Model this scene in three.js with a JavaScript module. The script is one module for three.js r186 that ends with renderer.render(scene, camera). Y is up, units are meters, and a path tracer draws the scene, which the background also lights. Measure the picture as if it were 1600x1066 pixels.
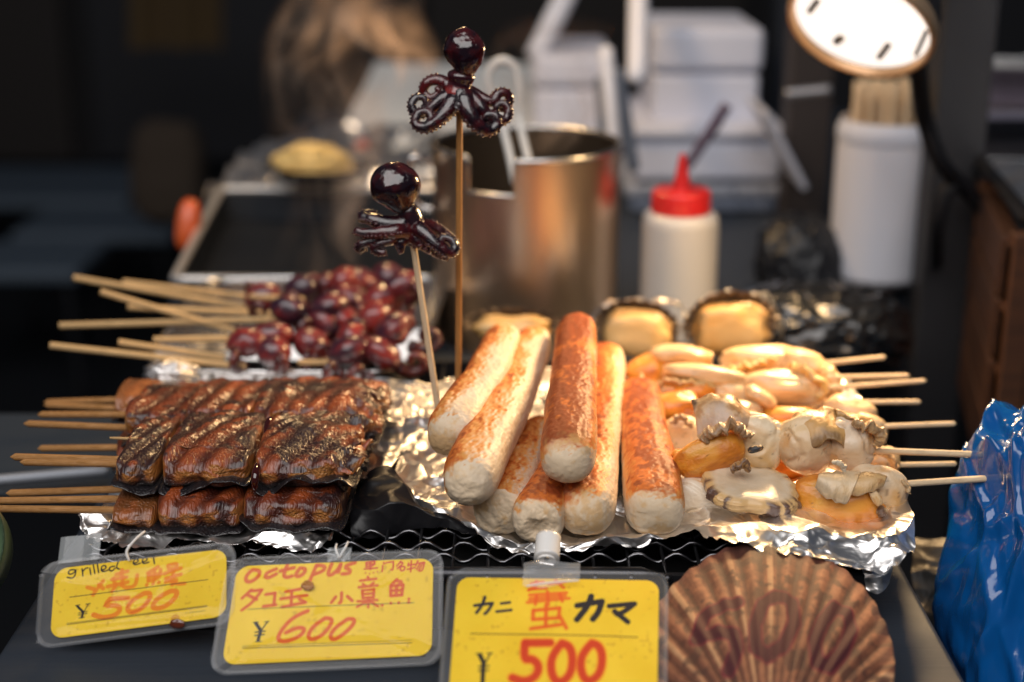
import * as THREE from 'three';
import { mergeGeometries } from 'three/addons/utils/BufferGeometryUtils.js';
import { RoundedBoxGeometry } from 'three/addons/geometries/RoundedBoxGeometry.js';
import { RectAreaLightUniformsLib } from 'three/addons/lights/RectAreaLightUniformsLib.js';

// ---------------------------------------------------------------- camera, light, exposure
const scene = new THREE.Scene();
const PITCH = THREE.MathUtils.degToRad(18.2), EYE = 0.38, FPX = 2300;
const camera = new THREE.PerspectiveCamera(2 * Math.atan(533 / FPX) * 180 / Math.PI, 1600 / 1066, 0.05, 60);
camera.position.set(0, EYE, 0);
camera.lookAt(0, EYE - Math.tan(PITCH), -1);
camera.focus = 0.866;
camera.userData.fStop = 3.0;
const renderer = new THREE.WebGLRenderer({ antialias: true });
renderer.setSize(1024, 682);
renderer.toneMapping = THREE.LinearToneMapping;
renderer.toneMappingExposure = 1.0;
renderer.shadowMap.enabled = true;
RectAreaLightUniformsLib.init();
scene.background = new THREE.Color(0.030, 0.036, 0.048);
// dim daylight entering from the open side of the market street, high behind the photographer
const daylight = new THREE.RectAreaLight(new THREE.Color(1.0, 0.965, 0.945), 3.4, 4.2, 2.8);
daylight.name = 'street_daylight';
daylight.position.set(-0.5, 2.7, 1.0);
daylight.lookAt(0, 0, -1.0);
scene.add(daylight);

// ---------------------------------------------------------------- helpers
const cp = Math.cos(PITCH), sp = Math.sin(PITCH);
const V = (x, y, z) => new THREE.Vector3(x, y, z);
const EYEV = V(0, EYE, 0);
const ray = (px, py) => { const a = (px - 800) / FPX, b = (533 - py) / FPX; return V(a, b * cp - sp, -cp - b * sp); };
const P = (px, py, y = 0) => { const d = ray(px, py); return d.multiplyScalar((y - EYE) / d.y).add(EYEV); };   // on the level plane at height y
const H = (px, py, hd) => { const d = ray(px, py); return d.multiplyScalar(-hd / d.z).add(EYEV); };              // at distance hd in front of the stall edge
const pxm = (hd, y = 0) => (hd * cp + (EYE - y) * sp) / FPX;                                                    // metres per photo pixel there
let seed = 12345;
const rnd = () => { seed = (seed + 0x6d2b79f5) | 0; let t = Math.imul(seed ^ (seed >>> 15), 1 | seed); t = (t + Math.imul(t ^ (t >>> 7), 61 | t)) ^ t; return ((t ^ (t >>> 14)) >>> 0) / 4294967296; };
const rr = (a, b) => a + (b - a) * rnd();
const sst = (a, b, x) => { const t = Math.min(1, Math.max(0, (x - a) / (b - a))); return t * t * (3 - 2 * t); };
const lerp = (a, b, t) => a + (b - a) * t;
const mix3 = (a, b, t) => { t = Math.min(1, Math.max(0, t)); return [a[0] + (b[0] - a[0]) * t, a[1] + (b[1] - a[1]) * t, a[2] + (b[2] - a[2]) * t]; };
const hsh = (i, j, k) => { let h = Math.imul(i, 374761393) ^ Math.imul(j, 668265263) ^ Math.imul(k, 1442695041); h = Math.imul(h ^ (h >>> 13), 1274126177); h ^= h >>> 16; return (h >>> 0) / 4294967296; };
function noise(x, y, z) {
  const i = Math.floor(x), j = Math.floor(y), k = Math.floor(z); x -= i; y -= j; z -= k;
  const u = x * x * (3 - 2 * x), v = y * y * (3 - 2 * y), w = z * z * (3 - 2 * z);
  const a = lerp(lerp(hsh(i, j, k), hsh(i + 1, j, k), u), lerp(hsh(i, j + 1, k), hsh(i + 1, j + 1, k), u), v);
  const b = lerp(lerp(hsh(i, j, k + 1), hsh(i + 1, j, k + 1), u), lerp(hsh(i, j + 1, k + 1), hsh(i + 1, j + 1, k + 1), u), v);
  return lerp(a, b, w) * 2 - 1;
}
const fbm = (x, y, z, o = 4) => { let s = 0, a = 0.5; for (let i = 0; i < o; i++) { s += a * noise(x, y, z); x = x * 2.03 + 17.1; y = y * 2.03 + 5.3; z = z * 2.03 + 9.7; a *= 0.5; } return s; };
function worley(x, y, z = 0) {   // distance to the nearest and second nearest of scattered points
  const i0 = Math.floor(x), j0 = Math.floor(y); let f1 = 9, f2 = 9;
  for (let i = i0 - 1; i <= i0 + 1; i++) for (let j = j0 - 1; j <= j0 + 1; j++) {
    const dx = i + hsh(i, j, 11 + z) - x, dy = j + hsh(i, j, 57 + z) - y, d = Math.sqrt(dx * dx + dy * dy);
    if (d < f1) { f2 = f1; f1 = d; } else if (d < f2) f2 = d;
  }
  return [f1, f2];
}
// a surface over (u, v): pos -> [x,y,z] or Vector3; col(u, v, p, n) -> linear rgb; wrap joins v = 0 and v = 1
function grid(nu, nv, pos, { wrap = false, col, uv } = {}) {
  const n = (nu + 1) * (nv + 1), p = new Float32Array(n * 3), t = new Float32Array(n * 2), ix = [];
  for (let i = 0, a = 0; i <= nu; i++) for (let j = 0; j <= nv; j++, a++) {
    const q = pos(i / nu, wrap && j === nv ? 0 : j / nv);
    if (q.isVector3) q.toArray(p, a * 3); else { p[a * 3] = q[0]; p[a * 3 + 1] = q[1]; p[a * 3 + 2] = q[2]; }
    const w = uv ? uv(i / nu, j / nv, p[a * 3], p[a * 3 + 1], p[a * 3 + 2]) : [i / nu, j / nv];
    t[a * 2] = w[0]; t[a * 2 + 1] = w[1];
    if (i < nu && j < nv) { const b = a + nv + 1; ix.push(a, b, a + 1, b, b + 1, a + 1); }
  }
  const g = new THREE.BufferGeometry();
  g.setAttribute('position', new THREE.BufferAttribute(p, 3));
  g.setAttribute('uv', new THREE.BufferAttribute(t, 2));
  g.setIndex(ix);
  g.computeVertexNormals();
  const N = g.attributes.normal.array;
  if (wrap) for (let i = 0; i <= nu; i++) {
    const a = i * (nv + 1) * 3, b = a + nv * 3, m = [N[a] + N[b], N[a + 1] + N[b + 1], N[a + 2] + N[b + 2]], l = Math.hypot(...m) || 1;
    for (let c = 0; c < 3; c++) N[a + c] = N[b + c] = m[c] / l;
  }
  if (col) {
    const C = new Float32Array(n * 3);
    for (let i = 0, a = 0; i <= nu; i++) for (let j = 0; j <= nv; j++, a++) {
      const c = col(i / nu, j / nv, [p[a * 3], p[a * 3 + 1], p[a * 3 + 2]], [N[a * 3], N[a * 3 + 1], N[a * 3 + 2]]);
      C[a * 3] = Math.max(0, c[0]); C[a * 3 + 1] = Math.max(0, c[1]); C[a * 3 + 2] = Math.max(0, c[2]);
    }
    g.setAttribute('color', new THREE.BufferAttribute(C, 3));
  }
  return g;
}
function merge(list) {
  const keep = list.every((g) => g.attributes.color);
  return mergeGeometries(list.map((g) => { g = g.index ? g.toNonIndexed() : g.clone(); for (const k of Object.keys(g.attributes)) if (!['position', 'normal', 'uv'].includes(k) && !(k === 'color' && keep)) g.deleteAttribute(k); return g; }));
}
const tint = (g, c) => { const n = g.attributes.position.count, a = new Float32Array(n * 3); for (let i = 0; i < n; i++) a.set(c, i * 3); g.setAttribute('color', new THREE.BufferAttribute(a, 3)); return g; };
// a tube along a curve; rad(t, phi) in metres; both ends rounded off when round = true
function sweep(curve, nu, nv, rad, { col, round = true, power = 8, uvScale = 1 } = {}) {
  const pts = [], map = (u) => (round ? 0.5 - 0.5 * Math.cos(Math.PI * u) : u);
  const len = curve.getLength();
  const fr = { t: [], n: [], b: [] };
  let last = null;
  for (let i = 0; i <= nu; i++) {
    const t = Math.min(1, Math.max(0, map(i / nu))); pts.push(curve.getPointAt(t));
    const tan = curve.getTangentAt(t).normalize();
    let n = last ? last.clone() : (Math.abs(tan.y) < 0.8 ? V(0, 1, 0) : V(0, 0, 1));
    n.sub(tan.clone().multiplyScalar(n.dot(tan))).normalize(); last = n;
    fr.n.push(n); fr.b.push(n.clone().cross(tan).normalize());
  }
  return grid(nu, nv, (u, v) => {
    const i = Math.round(u * nu), t = map(u), a = v * Math.PI * 2;
    const e = round ? Math.sqrt(Math.max(0, 1 - Math.pow(Math.abs(2 * t - 1), power * 2))) : 1;
    const r = rad(t, a) * e;
    return pts[i].clone().addScaledVector(fr.n[i], Math.cos(a) * r).addScaledVector(fr.b[i], Math.sin(a) * r);
  }, { wrap: true, col: col && ((u, v, p, n) => col(map(u), v * Math.PI * 2, p, n)), uv: (u, v) => [map(u) * len * uvScale, v * 0.1 * uvScale] });
}
const crv = (pts) => new THREE.CatmullRomCurve3(pts.map((p) => (p.isVector3 ? p : V(...p))), false, 'centripetal');
const rod = (a, b, r, nv = 8, col) => sweep(new THREE.LineCurve3(a, b), 8, nv, () => r, { power: 60, col });
const taper = (a, b, r0, r1, nv = 8) => sweep(new THREE.LineCurve3(a, b), 8, nv, (t) => lerp(r0, r1, t), { round: false });
const box = (w, h, d, x, y, z, r = 0) => { const g = r ? new RoundedBoxGeometry(w, h, d, 2, r) : new THREE.BoxGeometry(w, h, d); return g.translate(x, y, z); };
// axes that follow the sight line: x to the side, y up the picture, z towards the eye
const AX = new THREE.Matrix4().makeBasis(V(1, 0, 0), V(0, cp, -sp), V(0, sp, cp));
function blob(c, r, { roll = 0, pitch = 0, yaw = 0, nu = 40, nv = 56, e = 1, bump, col, shape } = {}) {
  const m = AX.clone().multiply(new THREE.Matrix4().makeRotationFromEuler(new THREE.Euler(pitch, yaw, roll, 'ZYX')));
  const pw = (x) => Math.sign(x) * Math.pow(Math.abs(x), e);
  return grid(nu, nv, (u, v) => {
    const th = u * Math.PI, ph = v * Math.PI * 2;
    let q = V(pw(Math.sin(th)) * pw(Math.cos(ph)), pw(Math.cos(th)), -pw(Math.sin(th)) * pw(Math.sin(ph)));
    if (shape) q = shape(q);
    const k = bump ? 1 + bump(q.x, q.y, q.z) : 1;
    q.set(q.x * r[0] * k, q.y * r[1] * k, q.z * r[2] * k);
    return q.applyMatrix4(m).add(c);
  }, { wrap: true, col: col && ((u, v, p, n) => { const th = u * Math.PI, ph = v * Math.PI * 2; return col(Math.sin(th) * Math.cos(ph), Math.cos(th), -Math.sin(th) * Math.sin(ph), p, n); }), uv: (u, v) => [u * 0.05, v * 0.1] });
}
// ---- names, labels
const used = {};
const numbered = (n) => { used[n] = (used[n] ?? -1) + 1; return used[n] ? n + '_' + String(used[n]).padStart(3, '0') : n; };
function tag(o, label, category, group) { o.userData.label = label; o.userData.category = category; if (group) o.userData.group = group; return o; }
function thing(name, base, label, category, group) {
  const o = new THREE.Group(); o.name = numbered(name); o.position.copy(base); scene.add(o); return tag(o, label, category, group);
}
function mesh(name, g, m, parent) { const o = new THREE.Mesh(g, m); o.name = name; o.castShadow = o.receiveShadow = true; if (parent) parent.add(o); return o; }
function part(t, name, g, m, parent) {   // geometry given in scene coordinates, stored relative to the thing's base
  return mesh(name, g.translate(-t.position.x, -t.position.y, -t.position.z), m, parent ?? t);
}
function single(name, g, m, label, category, group) {
  g.computeBoundingBox(); const b = g.boundingBox, c = V((b.min.x + b.max.x) / 2, b.min.y, (b.min.z + b.max.z) / 2);
  const o = mesh(numbered(name), g.translate(-c.x, -c.y, -c.z), m, scene); o.position.copy(c); return tag(o, label, category, group);
}
function struct(name, g, m, kind = 'structure') { const o = mesh(name, g, m, scene); o.userData.kind = kind; return o; }
// ---- textures
function dataTex(w, h, f, srgb = false, rep) {
  const d = new Uint8Array(w * h * 4);
  for (let y = 0; y < h; y++) for (let x = 0; x < w; x++) { const c = f(x / w, y / h), o = (y * w + x) * 4; d[o] = c[0] * 255; d[o + 1] = c[1] * 255; d[o + 2] = c[2] * 255; d[o + 3] = 255; }
  const t = new THREE.DataTexture(d, w, h); t.magFilter = THREE.LinearFilter; t.wrapS = t.wrapT = THREE.RepeatWrapping; t.needsUpdate = true;
  if (srgb) t.colorSpace = THREE.SRGBColorSpace; if (rep) t.repeat.set(rep[0], rep[1]); return t;
}
const tile = (f, x, y) => { const a = sst(0.8, 1, x), b = sst(0.8, 1, y); return lerp(lerp(f(x, y), f(x - 1, y), a), lerp(f(x, y - 1), f(x - 1, y - 1), a), b); };
const gray = (v) => { v = Math.min(1, Math.max(0, v)); return [v, v, v]; };
const pebble = dataTex(512, 512, (x, y) => gray(tile((a, b) => { const w = worley(a * 22, b * 22, 3), w2 = worley(a * 50, b * 50, 9); return 0.75 * (1 - w[0]) + 0.3 * (1 - w2[0]) - 0.1 + 0.3 * noise(a * 9, b * 9, 4); }, x, y)), false, [1 / 0.045, 1 / 0.045]);
const grainy = dataTex(256, 256, (x, y) => gray(0.5 + 0.5 * tile((a, b) => fbm(a * 30, b * 30, 2, 4), x, y)), false, [1 / 0.04, 1 / 0.04]);
const fibre = dataTex(256, 256, (x, y) => gray(0.5 + 0.6 * tile((a, b) => fbm(a * 8, b * 60, 2, 3) + 0.6 * fbm(a * 40, b * 40, 7, 2), x, y)), false, [1 / 0.05, 1 / 0.04]);
const scratch = dataTex(512, 512, (x, y) => gray(0.5 + 0.5 * tile((a, b) => 0.5 * fbm(a * 4, b * 140, 2, 3) + 0.6 * fbm(a * 12, b * 12, 5, 4), x, y)), false, [1 / 0.3, 1 / 0.3]);
const woodTex = dataTex(512, 256, (x, y) => { const v = tile((a, b) => 0.5 + 0.5 * fbm(a * 5, b * 46, 3, 4) + 0.12 * noise(a * 3, b * 9, 1), x, y); const c = mix3([0.42, 0.26, 0.13], [0.64, 0.43, 0.24], v); return c; }, true, [1 / 0.3, 1 / 0.12]);

// ---- materials
const std = (c, rough = 0.6, o = {}) => new THREE.MeshStandardMaterial({ color: Array.isArray(c) ? new THREE.Color(...c) : c, roughness: rough, ...o });
const phy = (c, rough = 0.5, o = {}) => new THREE.MeshPhysicalMaterial({ color: Array.isArray(c) ? new THREE.Color(...c) : c, roughness: rough, ...o });
const M = {
  steel: std([0.62, 0.61, 0.60], 0.24, { metalness: 1 }),
  potSteelGlowTint: std([0.58, 0.46, 0.36], 0.34, { metalness: 1, bumpMap: scratch, bumpScale: 0.0002 }),  // warm reflections of food and lamps put into the brown steel colour
  tableSteel: phy([0.036, 0.044, 0.058], 0.5, { metalness: 0.15, specularIntensity: 0.45, bumpMap: scratch, bumpScale: 0.0004 }),
  black: phy([0.010, 0.010, 0.012], 0.5, { specularIntensity: 0.4 }),
  blackIron: std([0.05, 0.05, 0.055], 0.3, { metalness: 0.85 }),
  wire: std([0.16, 0.16, 0.17], 0.28, { metalness: 1 }),
  foil: std([0.92, 0.90, 0.88], 0.34, { metalness: 1 }),
  bamboo: std([0.68, 0.44, 0.20], 0.55, { vertexColors: false, bumpMap: fibre, bumpScale: 0.0003 }),
  bambooPale: std([0.76, 0.57, 0.36], 0.55, { bumpMap: fibre, bumpScale: 0.0003 }),
  bambooDark: std([0.42, 0.20, 0.06], 0.42, { bumpMap: fibre, bumpScale: 0.0003 }),
  eel: phy([1, 1, 1], 0.36, { vertexColors: true, clearcoat: 0.45, clearcoatRoughness: 0.2, bumpMap: pebble, bumpScale: 0.0012 }),
  skin: phy([0.012, 0.010, 0.012], 0.28, { clearcoat: 0.6, clearcoatRoughness: 0.2, bumpMap: pebble, bumpScale: 0.0008 }),
  crab: phy([1, 1, 1], 0.56, { vertexColors: true, specularIntensity: 0.7 }),
  scallop: phy([1, 1, 1], 0.42, { vertexColors: true, clearcoat: 0.3, clearcoatRoughness: 0.22, bumpMap: grainy, bumpScale: 0.00035 }),
  frill: phy([1, 1, 1], 0.5, { vertexColors: true, clearcoat: 0.3, clearcoatRoughness: 0.3, bumpMap: grainy, bumpScale: 0.0004 }),
  octo: phy([1, 1, 1], 0.16, { vertexColors: true, clearcoat: 1, clearcoatRoughness: 0.04, bumpMap: grainy, bumpScale: 0.0003 }),
  octoDull: phy([1, 1, 1], 0.28, { vertexColors: true, clearcoat: 0.7, clearcoatRoughness: 0.12, bumpMap: grainy, bumpScale: 0.0004 }),
  white: std([0.64, 0.66, 0.74], 0.55),
  foam: std([0.62, 0.64, 0.74], 0.75, { bumpMap: grainy, bumpScale: 0.0005 }),
  red: phy([0.62, 0.02, 0.02], 0.35, { clearcoat: 0.3 }),
  wood: std([0.22, 0.17, 0.14], 0.7, { map: woodTex }),
};
function uvm(g) {   // uv in metres from the main axis of each face
  g = g.index ? g.toNonIndexed() : g; const p = g.attributes.position, n = g.attributes.normal, t = new Float32Array(p.count * 2);
  for (let i = 0; i < p.count; i++) { const ax = Math.abs(n.getX(i)), ay = Math.abs(n.getY(i)), az = Math.abs(n.getZ(i)); const [a, b] = ax > ay && ax > az ? [p.getZ(i), p.getY(i)] : ay > az ? [p.getX(i), p.getZ(i)] : [p.getX(i), p.getY(i)]; t[2 * i] = a; t[2 * i + 1] = b; }
  g.setAttribute('uv', new THREE.BufferAttribute(t, 2)); return g;
}
const TY = -0.042;   // table top; the grill's top plane is y = 0

// ---------------------------------------------------------------- setting
struct('ground', grid(40, 40, (u, v) => [lerp(-9, 9, v), -0.86 + 0.004 * noise(u * 60, v * 60, 1), lerp(4, -14, u)], { uv: (u, v) => [u * 18, v * 18] }), phy([0.008, 0.009, 0.011], 0.6, { specularIntensity: 0.3 }));
{ // dark house front across the street
  const g = thing('shop_front', V(-0.4, -0.86, -6.2), 'dark unlit shop front across the street behind the stall', 'shop front');
  part(g, 'wall', box(9, 3.2, 0.2, -0.4, 0.74, -6.3), std([0.012, 0.011, 0.012], 0.9));
  for (let i = 0; i < 6; i++) part(g, 'shutter_panel', uvm(box(1.3, 2.0, 0.05, -3.9 + i * 1.4, 0.16, -6.17, 0.012)), std(i % 2 ? [0.018, 0.013, 0.011] : [0.012, 0.012, 0.016], 0.7));
  part(g, 'cloth_banner', grid(20, 20, (u, v) => { const a = H(200 + v * 150, -40 + u * 115, 4.9); a.z += 0.03 * Math.sin(v * 14); return a; }), std([0.075, 0.045, 0.016], 0.9, { side: THREE.DoubleSide }));
}
{ // paper sack, warm dull brown, behind the stools
  const c = H(262, 250, 3.4);
  single('paper_sack', blob(c.clone().add(V(0, -0.03, 0)), [0.085, 0.12, 0.06], { e: 0.6, bump: (x, y, z) => 0.05 * noise(x * 3, y * 3, z * 3) }), std([0.03, 0.019, 0.011], 0.9), 'dull brown sack in the dark street behind the black tray', 'sack');
}
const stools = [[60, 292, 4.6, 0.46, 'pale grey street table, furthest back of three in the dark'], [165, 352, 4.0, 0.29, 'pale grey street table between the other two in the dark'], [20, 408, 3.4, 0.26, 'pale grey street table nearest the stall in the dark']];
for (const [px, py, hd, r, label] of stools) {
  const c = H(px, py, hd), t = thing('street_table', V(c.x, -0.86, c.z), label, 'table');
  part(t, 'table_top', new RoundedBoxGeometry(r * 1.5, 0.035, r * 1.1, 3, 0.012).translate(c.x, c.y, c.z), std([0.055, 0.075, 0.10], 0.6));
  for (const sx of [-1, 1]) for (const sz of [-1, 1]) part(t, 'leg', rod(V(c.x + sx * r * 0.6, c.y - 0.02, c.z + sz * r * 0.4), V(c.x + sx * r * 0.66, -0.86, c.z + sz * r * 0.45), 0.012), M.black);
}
{ // stall table
  const t = thing('stall_table', V(-0.02, -0.86, -1.3), 'dark steel stall table under the grill and trays', 'table');
  part(t, 'table_top', uvm(box(0.532, 0.03, 0.98, -0.021, TY - 0.015, -0.99, 0.004)), M.tableSteel);
  part(t, 'back_counter', uvm(box(1.06, 0.03, 1.1, 0.17, TY - 0.017, -2.03, 0.004)), M.tableSteel);
  for (const [x, z] of [[-0.25, -0.54], [0.21, -0.54], [-0.25, -1.44], [0.21, -1.44], [-0.3, -2.5], [0.6, -2.5]]) part(t, 'leg', box(0.035, 0.79, 0.035, x, TY - 0.425, z), M.blackIron);
  part(t, 'front_edge_trim', rod(V(-0.28, TY - 0.012, -0.4985), V(0.24, TY - 0.012, -0.4985), 0.006), M.steel);
}
{ // steel ledge beside the table, seen under the eel skewers
  const t = thing('side_ledge', V(-0.42, TY - 0.07, -1.03), 'blue-grey steel ledge under the protruding eel skewer handles', 'ledge');
  const a = P(-60, 756, TY), b = P(172, 735, TY);
  part(t, 'edge_bar', rod(a, b, 0.0042, 10), std([0.3, 0.32, 0.36], 0.6, { metalness: 0.5 }));
  const zf = (a.z + b.z) / 2;
  part(t, 'shelf_plate', uvm(box(0.3, 0.012, 0.16, -0.415, TY - 0.02, zf - 0.085, 0.003)), std([0.045, 0.058, 0.075], 0.55, { metalness: 0.4 }));
}
// ---------------------------------------------------------------- grill
const GF = -0.757, GB = -1.12, GL = -0.25, GR = 0.2;
{
  const t = thing('charcoal_grill', V(0, TY, (GF + GB) / 2), 'black wire-topped charcoal grill box carrying the grilled food', 'grill');
  part(t, 'front_wall', box(GR - GL, 0.034, 0.004, (GL + GR) / 2, -0.024, GF + 0.004), M.black);
  part(t, 'back_wall', box(GR - GL, 0.036, 0.004, (GL + GR) / 2, -0.023, GB), M.black);
  for (const x of [GL, GR]) part(t, 'side_wall', box(0.004, 0.036, GF - GB, x, -0.023, (GF + GB) / 2), M.black);
  part(t, 'ash_floor', box(GR - GL - 0.005, 0.004, GF - GB - 0.006, (GL + GR) / 2, -0.037, (GF + GB) / 2), std([0.008, 0.008, 0.009], 0.9));
  part(t, 'front_bar', rod(V(GL - 0.01, -0.006, GF + 0.006), V(0.086, -0.006, GF + 0.006), 0.0042, 14), M.blackIron);
  const wires = [-0.772, -0.787, -0.803, -0.82, -0.838, -0.86, -0.885, -0.91];
  for (const [k, z] of wires.entries()) {
    const pts = []; for (let i = 0; i <= 90; i++) { const x = lerp(GL, GR, i / 90); pts.push(V(x, -0.0065 + 0.0028 * Math.sin(x * 2 * Math.PI / 0.0225 + k * Math.PI), z)); }
    part(t, 'wavy_wire', sweep(crv(pts), 270, 7, () => 0.0013, { power: 60 }), M.wire);
  }
  for (let i = 0; i < 22; i++) {
    const x = lerp(GL + 0.012, GR - 0.012, i / 21) + 0.001;
    part(t, 'cross_wire', merge([rod(V(x, -0.0065, GF + 0.007), V(x, -0.0065, GB), 0.0011, 6), new THREE.SphereGeometry(0.0027, 10, 8).translate(x, -0.0062, GF + 0.011)]), M.blackIron);
  }
}
// ---------------------------------------------------------------- crumpled foil
function crumple(x, z, amp, s = 1) {
  const wx = x + 0.006 * noise(x * 60, z * 60, 3), wz = z + 0.006 * noise(x * 60, z * 60, 8);
  const a = worley(wx * 34 * s, wz * 34 * s, 1), b = worley(wx * 85 * s + 3, wz * 85 * s, 2), c = worley(wx * 190 * s, wz * 190 * s + 5, 4);
  return amp * (0.7 * (a[0] - 0.45) + 0.24 * (b[0] - 0.45) + 0.05 * (c[0] - 0.45));
}
function railSheet(rails, nu, nv, { amp = 0.004, s = 1, edge = 0.0, up = V(0, 1, 0) } = {}) {
  const curves = rails.map((r) => crv(r.map((q) => (q.isVector3 ? q : P(q[0], q[1], q[2] ?? 0)))));
  return grid(nu, nv, (u, v) => {
    const pts = curves.map((c) => c.getPointAt(v)), k = u * (pts.length - 1), i = Math.min(pts.length - 2, Math.floor(k)), f = k - i;
    const p = pts[i].clone().lerp(pts[i + 1], f);
    const e = edge * (1 - sst(0, 0.06, u)) * noise(v * 90, 3, 1), q = p.z - p.y * 1.1 + 0.5, x = p.x + 1;
    p.z += e; p.y += crumple(x * 0.86 + q * 0.5, q * 0.86 - x * 0.5, amp, s); p.z += 0.7 * crumple(x + 3, q + 2, amp, s);
    return p;
  });
}
single('foil_sheet', railSheet([
  [[122, 806, 0.004], [134, 836, -0.004], [165, 856, -0.007], [210, 855, 0.002], [268, 838, 0.005], [330, 850, 0.001], [430, 856, -0.002], [488, 853, -0.002], [512, 838, 0.002], [545, 782, 0.009], [572, 742, 0.014], [602, 738, 0.012]],
  [[150, 800, 0.004], [180, 815, 0.003], [220, 828, 0.003], [270, 828, 0.004], [330, 835, 0.003], [430, 838, 0.002], [480, 832, 0.003], [510, 805, 0.004], [550, 760, 0.010], [580, 732, 0.012], [610, 728, 0.010]],
  [[215, 690, 0.004], [250, 690, 0.004], [290, 690, 0.004], [340, 690, 0.004], [400, 690, 0.004], [450, 690, 0.004], [500, 690, 0.004], [540, 690, 0.004], [580, 690, 0.006], [620, 690, 0.008], [650, 690, 0.008]],
  [[255, 585, 0.006], [300, 585, 0.004], [350, 585, 0.004], [400, 585, 0.004], [450, 585, 0.004], [500, 585, 0.004], [550, 590, 0.006], [600, 598, 0.012], [640, 600, 0.012], [680, 598, 0.01], [720, 598, 0.006]],
], 200, 300, { amp: 0.016, edge: 0.002, s: 0.8 }), M.foil, 'crinkled aluminium foil sheet under the grilled eel skewers', 'foil');
single('foil_sheet', railSheet([
  [[606, 752, 0.006], [640, 790, 0.001], [690, 818, -0.001], [760, 846, -0.003], [850, 857, -0.002], [930, 866, -0.004], [1010, 856, -0.002], [1075, 838, 0.003], H(1130, 840, 0.752), H(1190, 855, 0.742), H(1250, 872, 0.738), H(1310, 890, 0.737), H(1362, 898, 0.738), H(1405, 882, 0.746), H(1430, 846, 0.765)],
  [[612, 742, 0.010], [650, 775, 0.006], [700, 805, 0.004], [770, 832, 0.002], [850, 842, 0.002], [930, 848, 0.002], [1010, 842, 0.003], [1070, 828, 0.005], H(1130, 828, 0.765), H(1190, 830, 0.764), H(1250, 832, 0.763), H(1310, 836, 0.760), H(1365, 842, 0.758), H(1403, 834, 0.764), H(1428, 806, 0.786)],
  [[625, 715, 0.008], [680, 740, 0.004], [730, 760, 0.002], [800, 780, 0.002], [860, 790, 0.002], [930, 795, 0.002], [1010, 790, 0.003], [1070, 780, 0.003], [1130, 780, 0.003], [1190, 780, 0.003], [1250, 780, 0.003], [1310, 780, 0.003], [1360, 780, 0.003], [1395, 780, 0.003], [1412, 780, 0.003]],
  [[640, 600, 0.012], [700, 595, 0.004], [760, 590, 0.003], [820, 585, 0.003], [880, 580, 0.003], [930, 575, 0.003], [990, 570, 0.003], [1050, 570, 0.003], [1110, 570, 0.003], [1160, 570, 0.003], [1210, 570, 0.003], [1250, 575, 0.003], [1290, 580, 0.003], [1320, 590, 0.003], [1335, 600, 0.003]],
], 240, 440, { amp: 0.017, edge: 0.003, s: 0.75 }), M.foil, 'crinkled aluminium foil sheet under the crab sticks and scallops, drooping over the grill edge', 'foil');
{ // torn tail of foil below the drooping corner
  single('foil_scrap', railSheet([[H(1354, 928, 0.750), H(1372, 934, 0.748), H(1390, 912, 0.752)], [H(1350, 905, 0.752), H(1370, 905, 0.750), H(1394, 896, 0.754)], [H(1346, 880, 0.756), H(1368, 882, 0.754), H(1396, 878, 0.758)]], 50, 40, { amp: 0.008 }), M.foil, 'small torn scrap of foil hanging under the drooping foil corner', 'foil');
  const c = H(268, 583, 1.02);
  single('foil_ball', blob(c, [0.019, 0.0095, 0.014], { nu: 70, nv: 90, bump: (x, y, z) => 0.35 * (worley(x * 3 + z, y * 3 - z, 2)[0] - 0.4) + 0.12 * (worley(x * 8, y * 8 + z * 3, 5)[0] - 0.4) }), M.foil, 'pale crumpled ball of foil behind the grilled eel', 'foil');
  // foil fold over the open wires, its shade painted in as near-black colour
  single('shade_painted_foil_flap', railSheet([
    [[548, 838, -0.004], [575, 832, -0.005], [610, 828, -0.006], [645, 826, -0.006], [690, 834, -0.005], [745, 850, -0.006]],
    [[545, 800, 0.004], [575, 795, 0.008], [610, 790, 0.010], [640, 792, 0.008], [690, 820, 0.0], [745, 843, -0.003]],
    [[552, 768, 0.010], [578, 748, 0.016], [605, 742, 0.016], [632, 760, 0.012], [672, 800, 0.004], [742, 836, 0.0]],
    [[575, 745, 0.010], [592, 738, 0.012], [612, 738, 0.012], [636, 760, 0.008], [676, 798, 0.002], [742, 834, -0.002]],
  ], 70, 110, { amp: 0.014, s: 0.6 }), std([0.008, 0.008, 0.010], 0.42), 'dark fold of foil over the bare grill wires, its shade put into the colour', 'foil');
}
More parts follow.
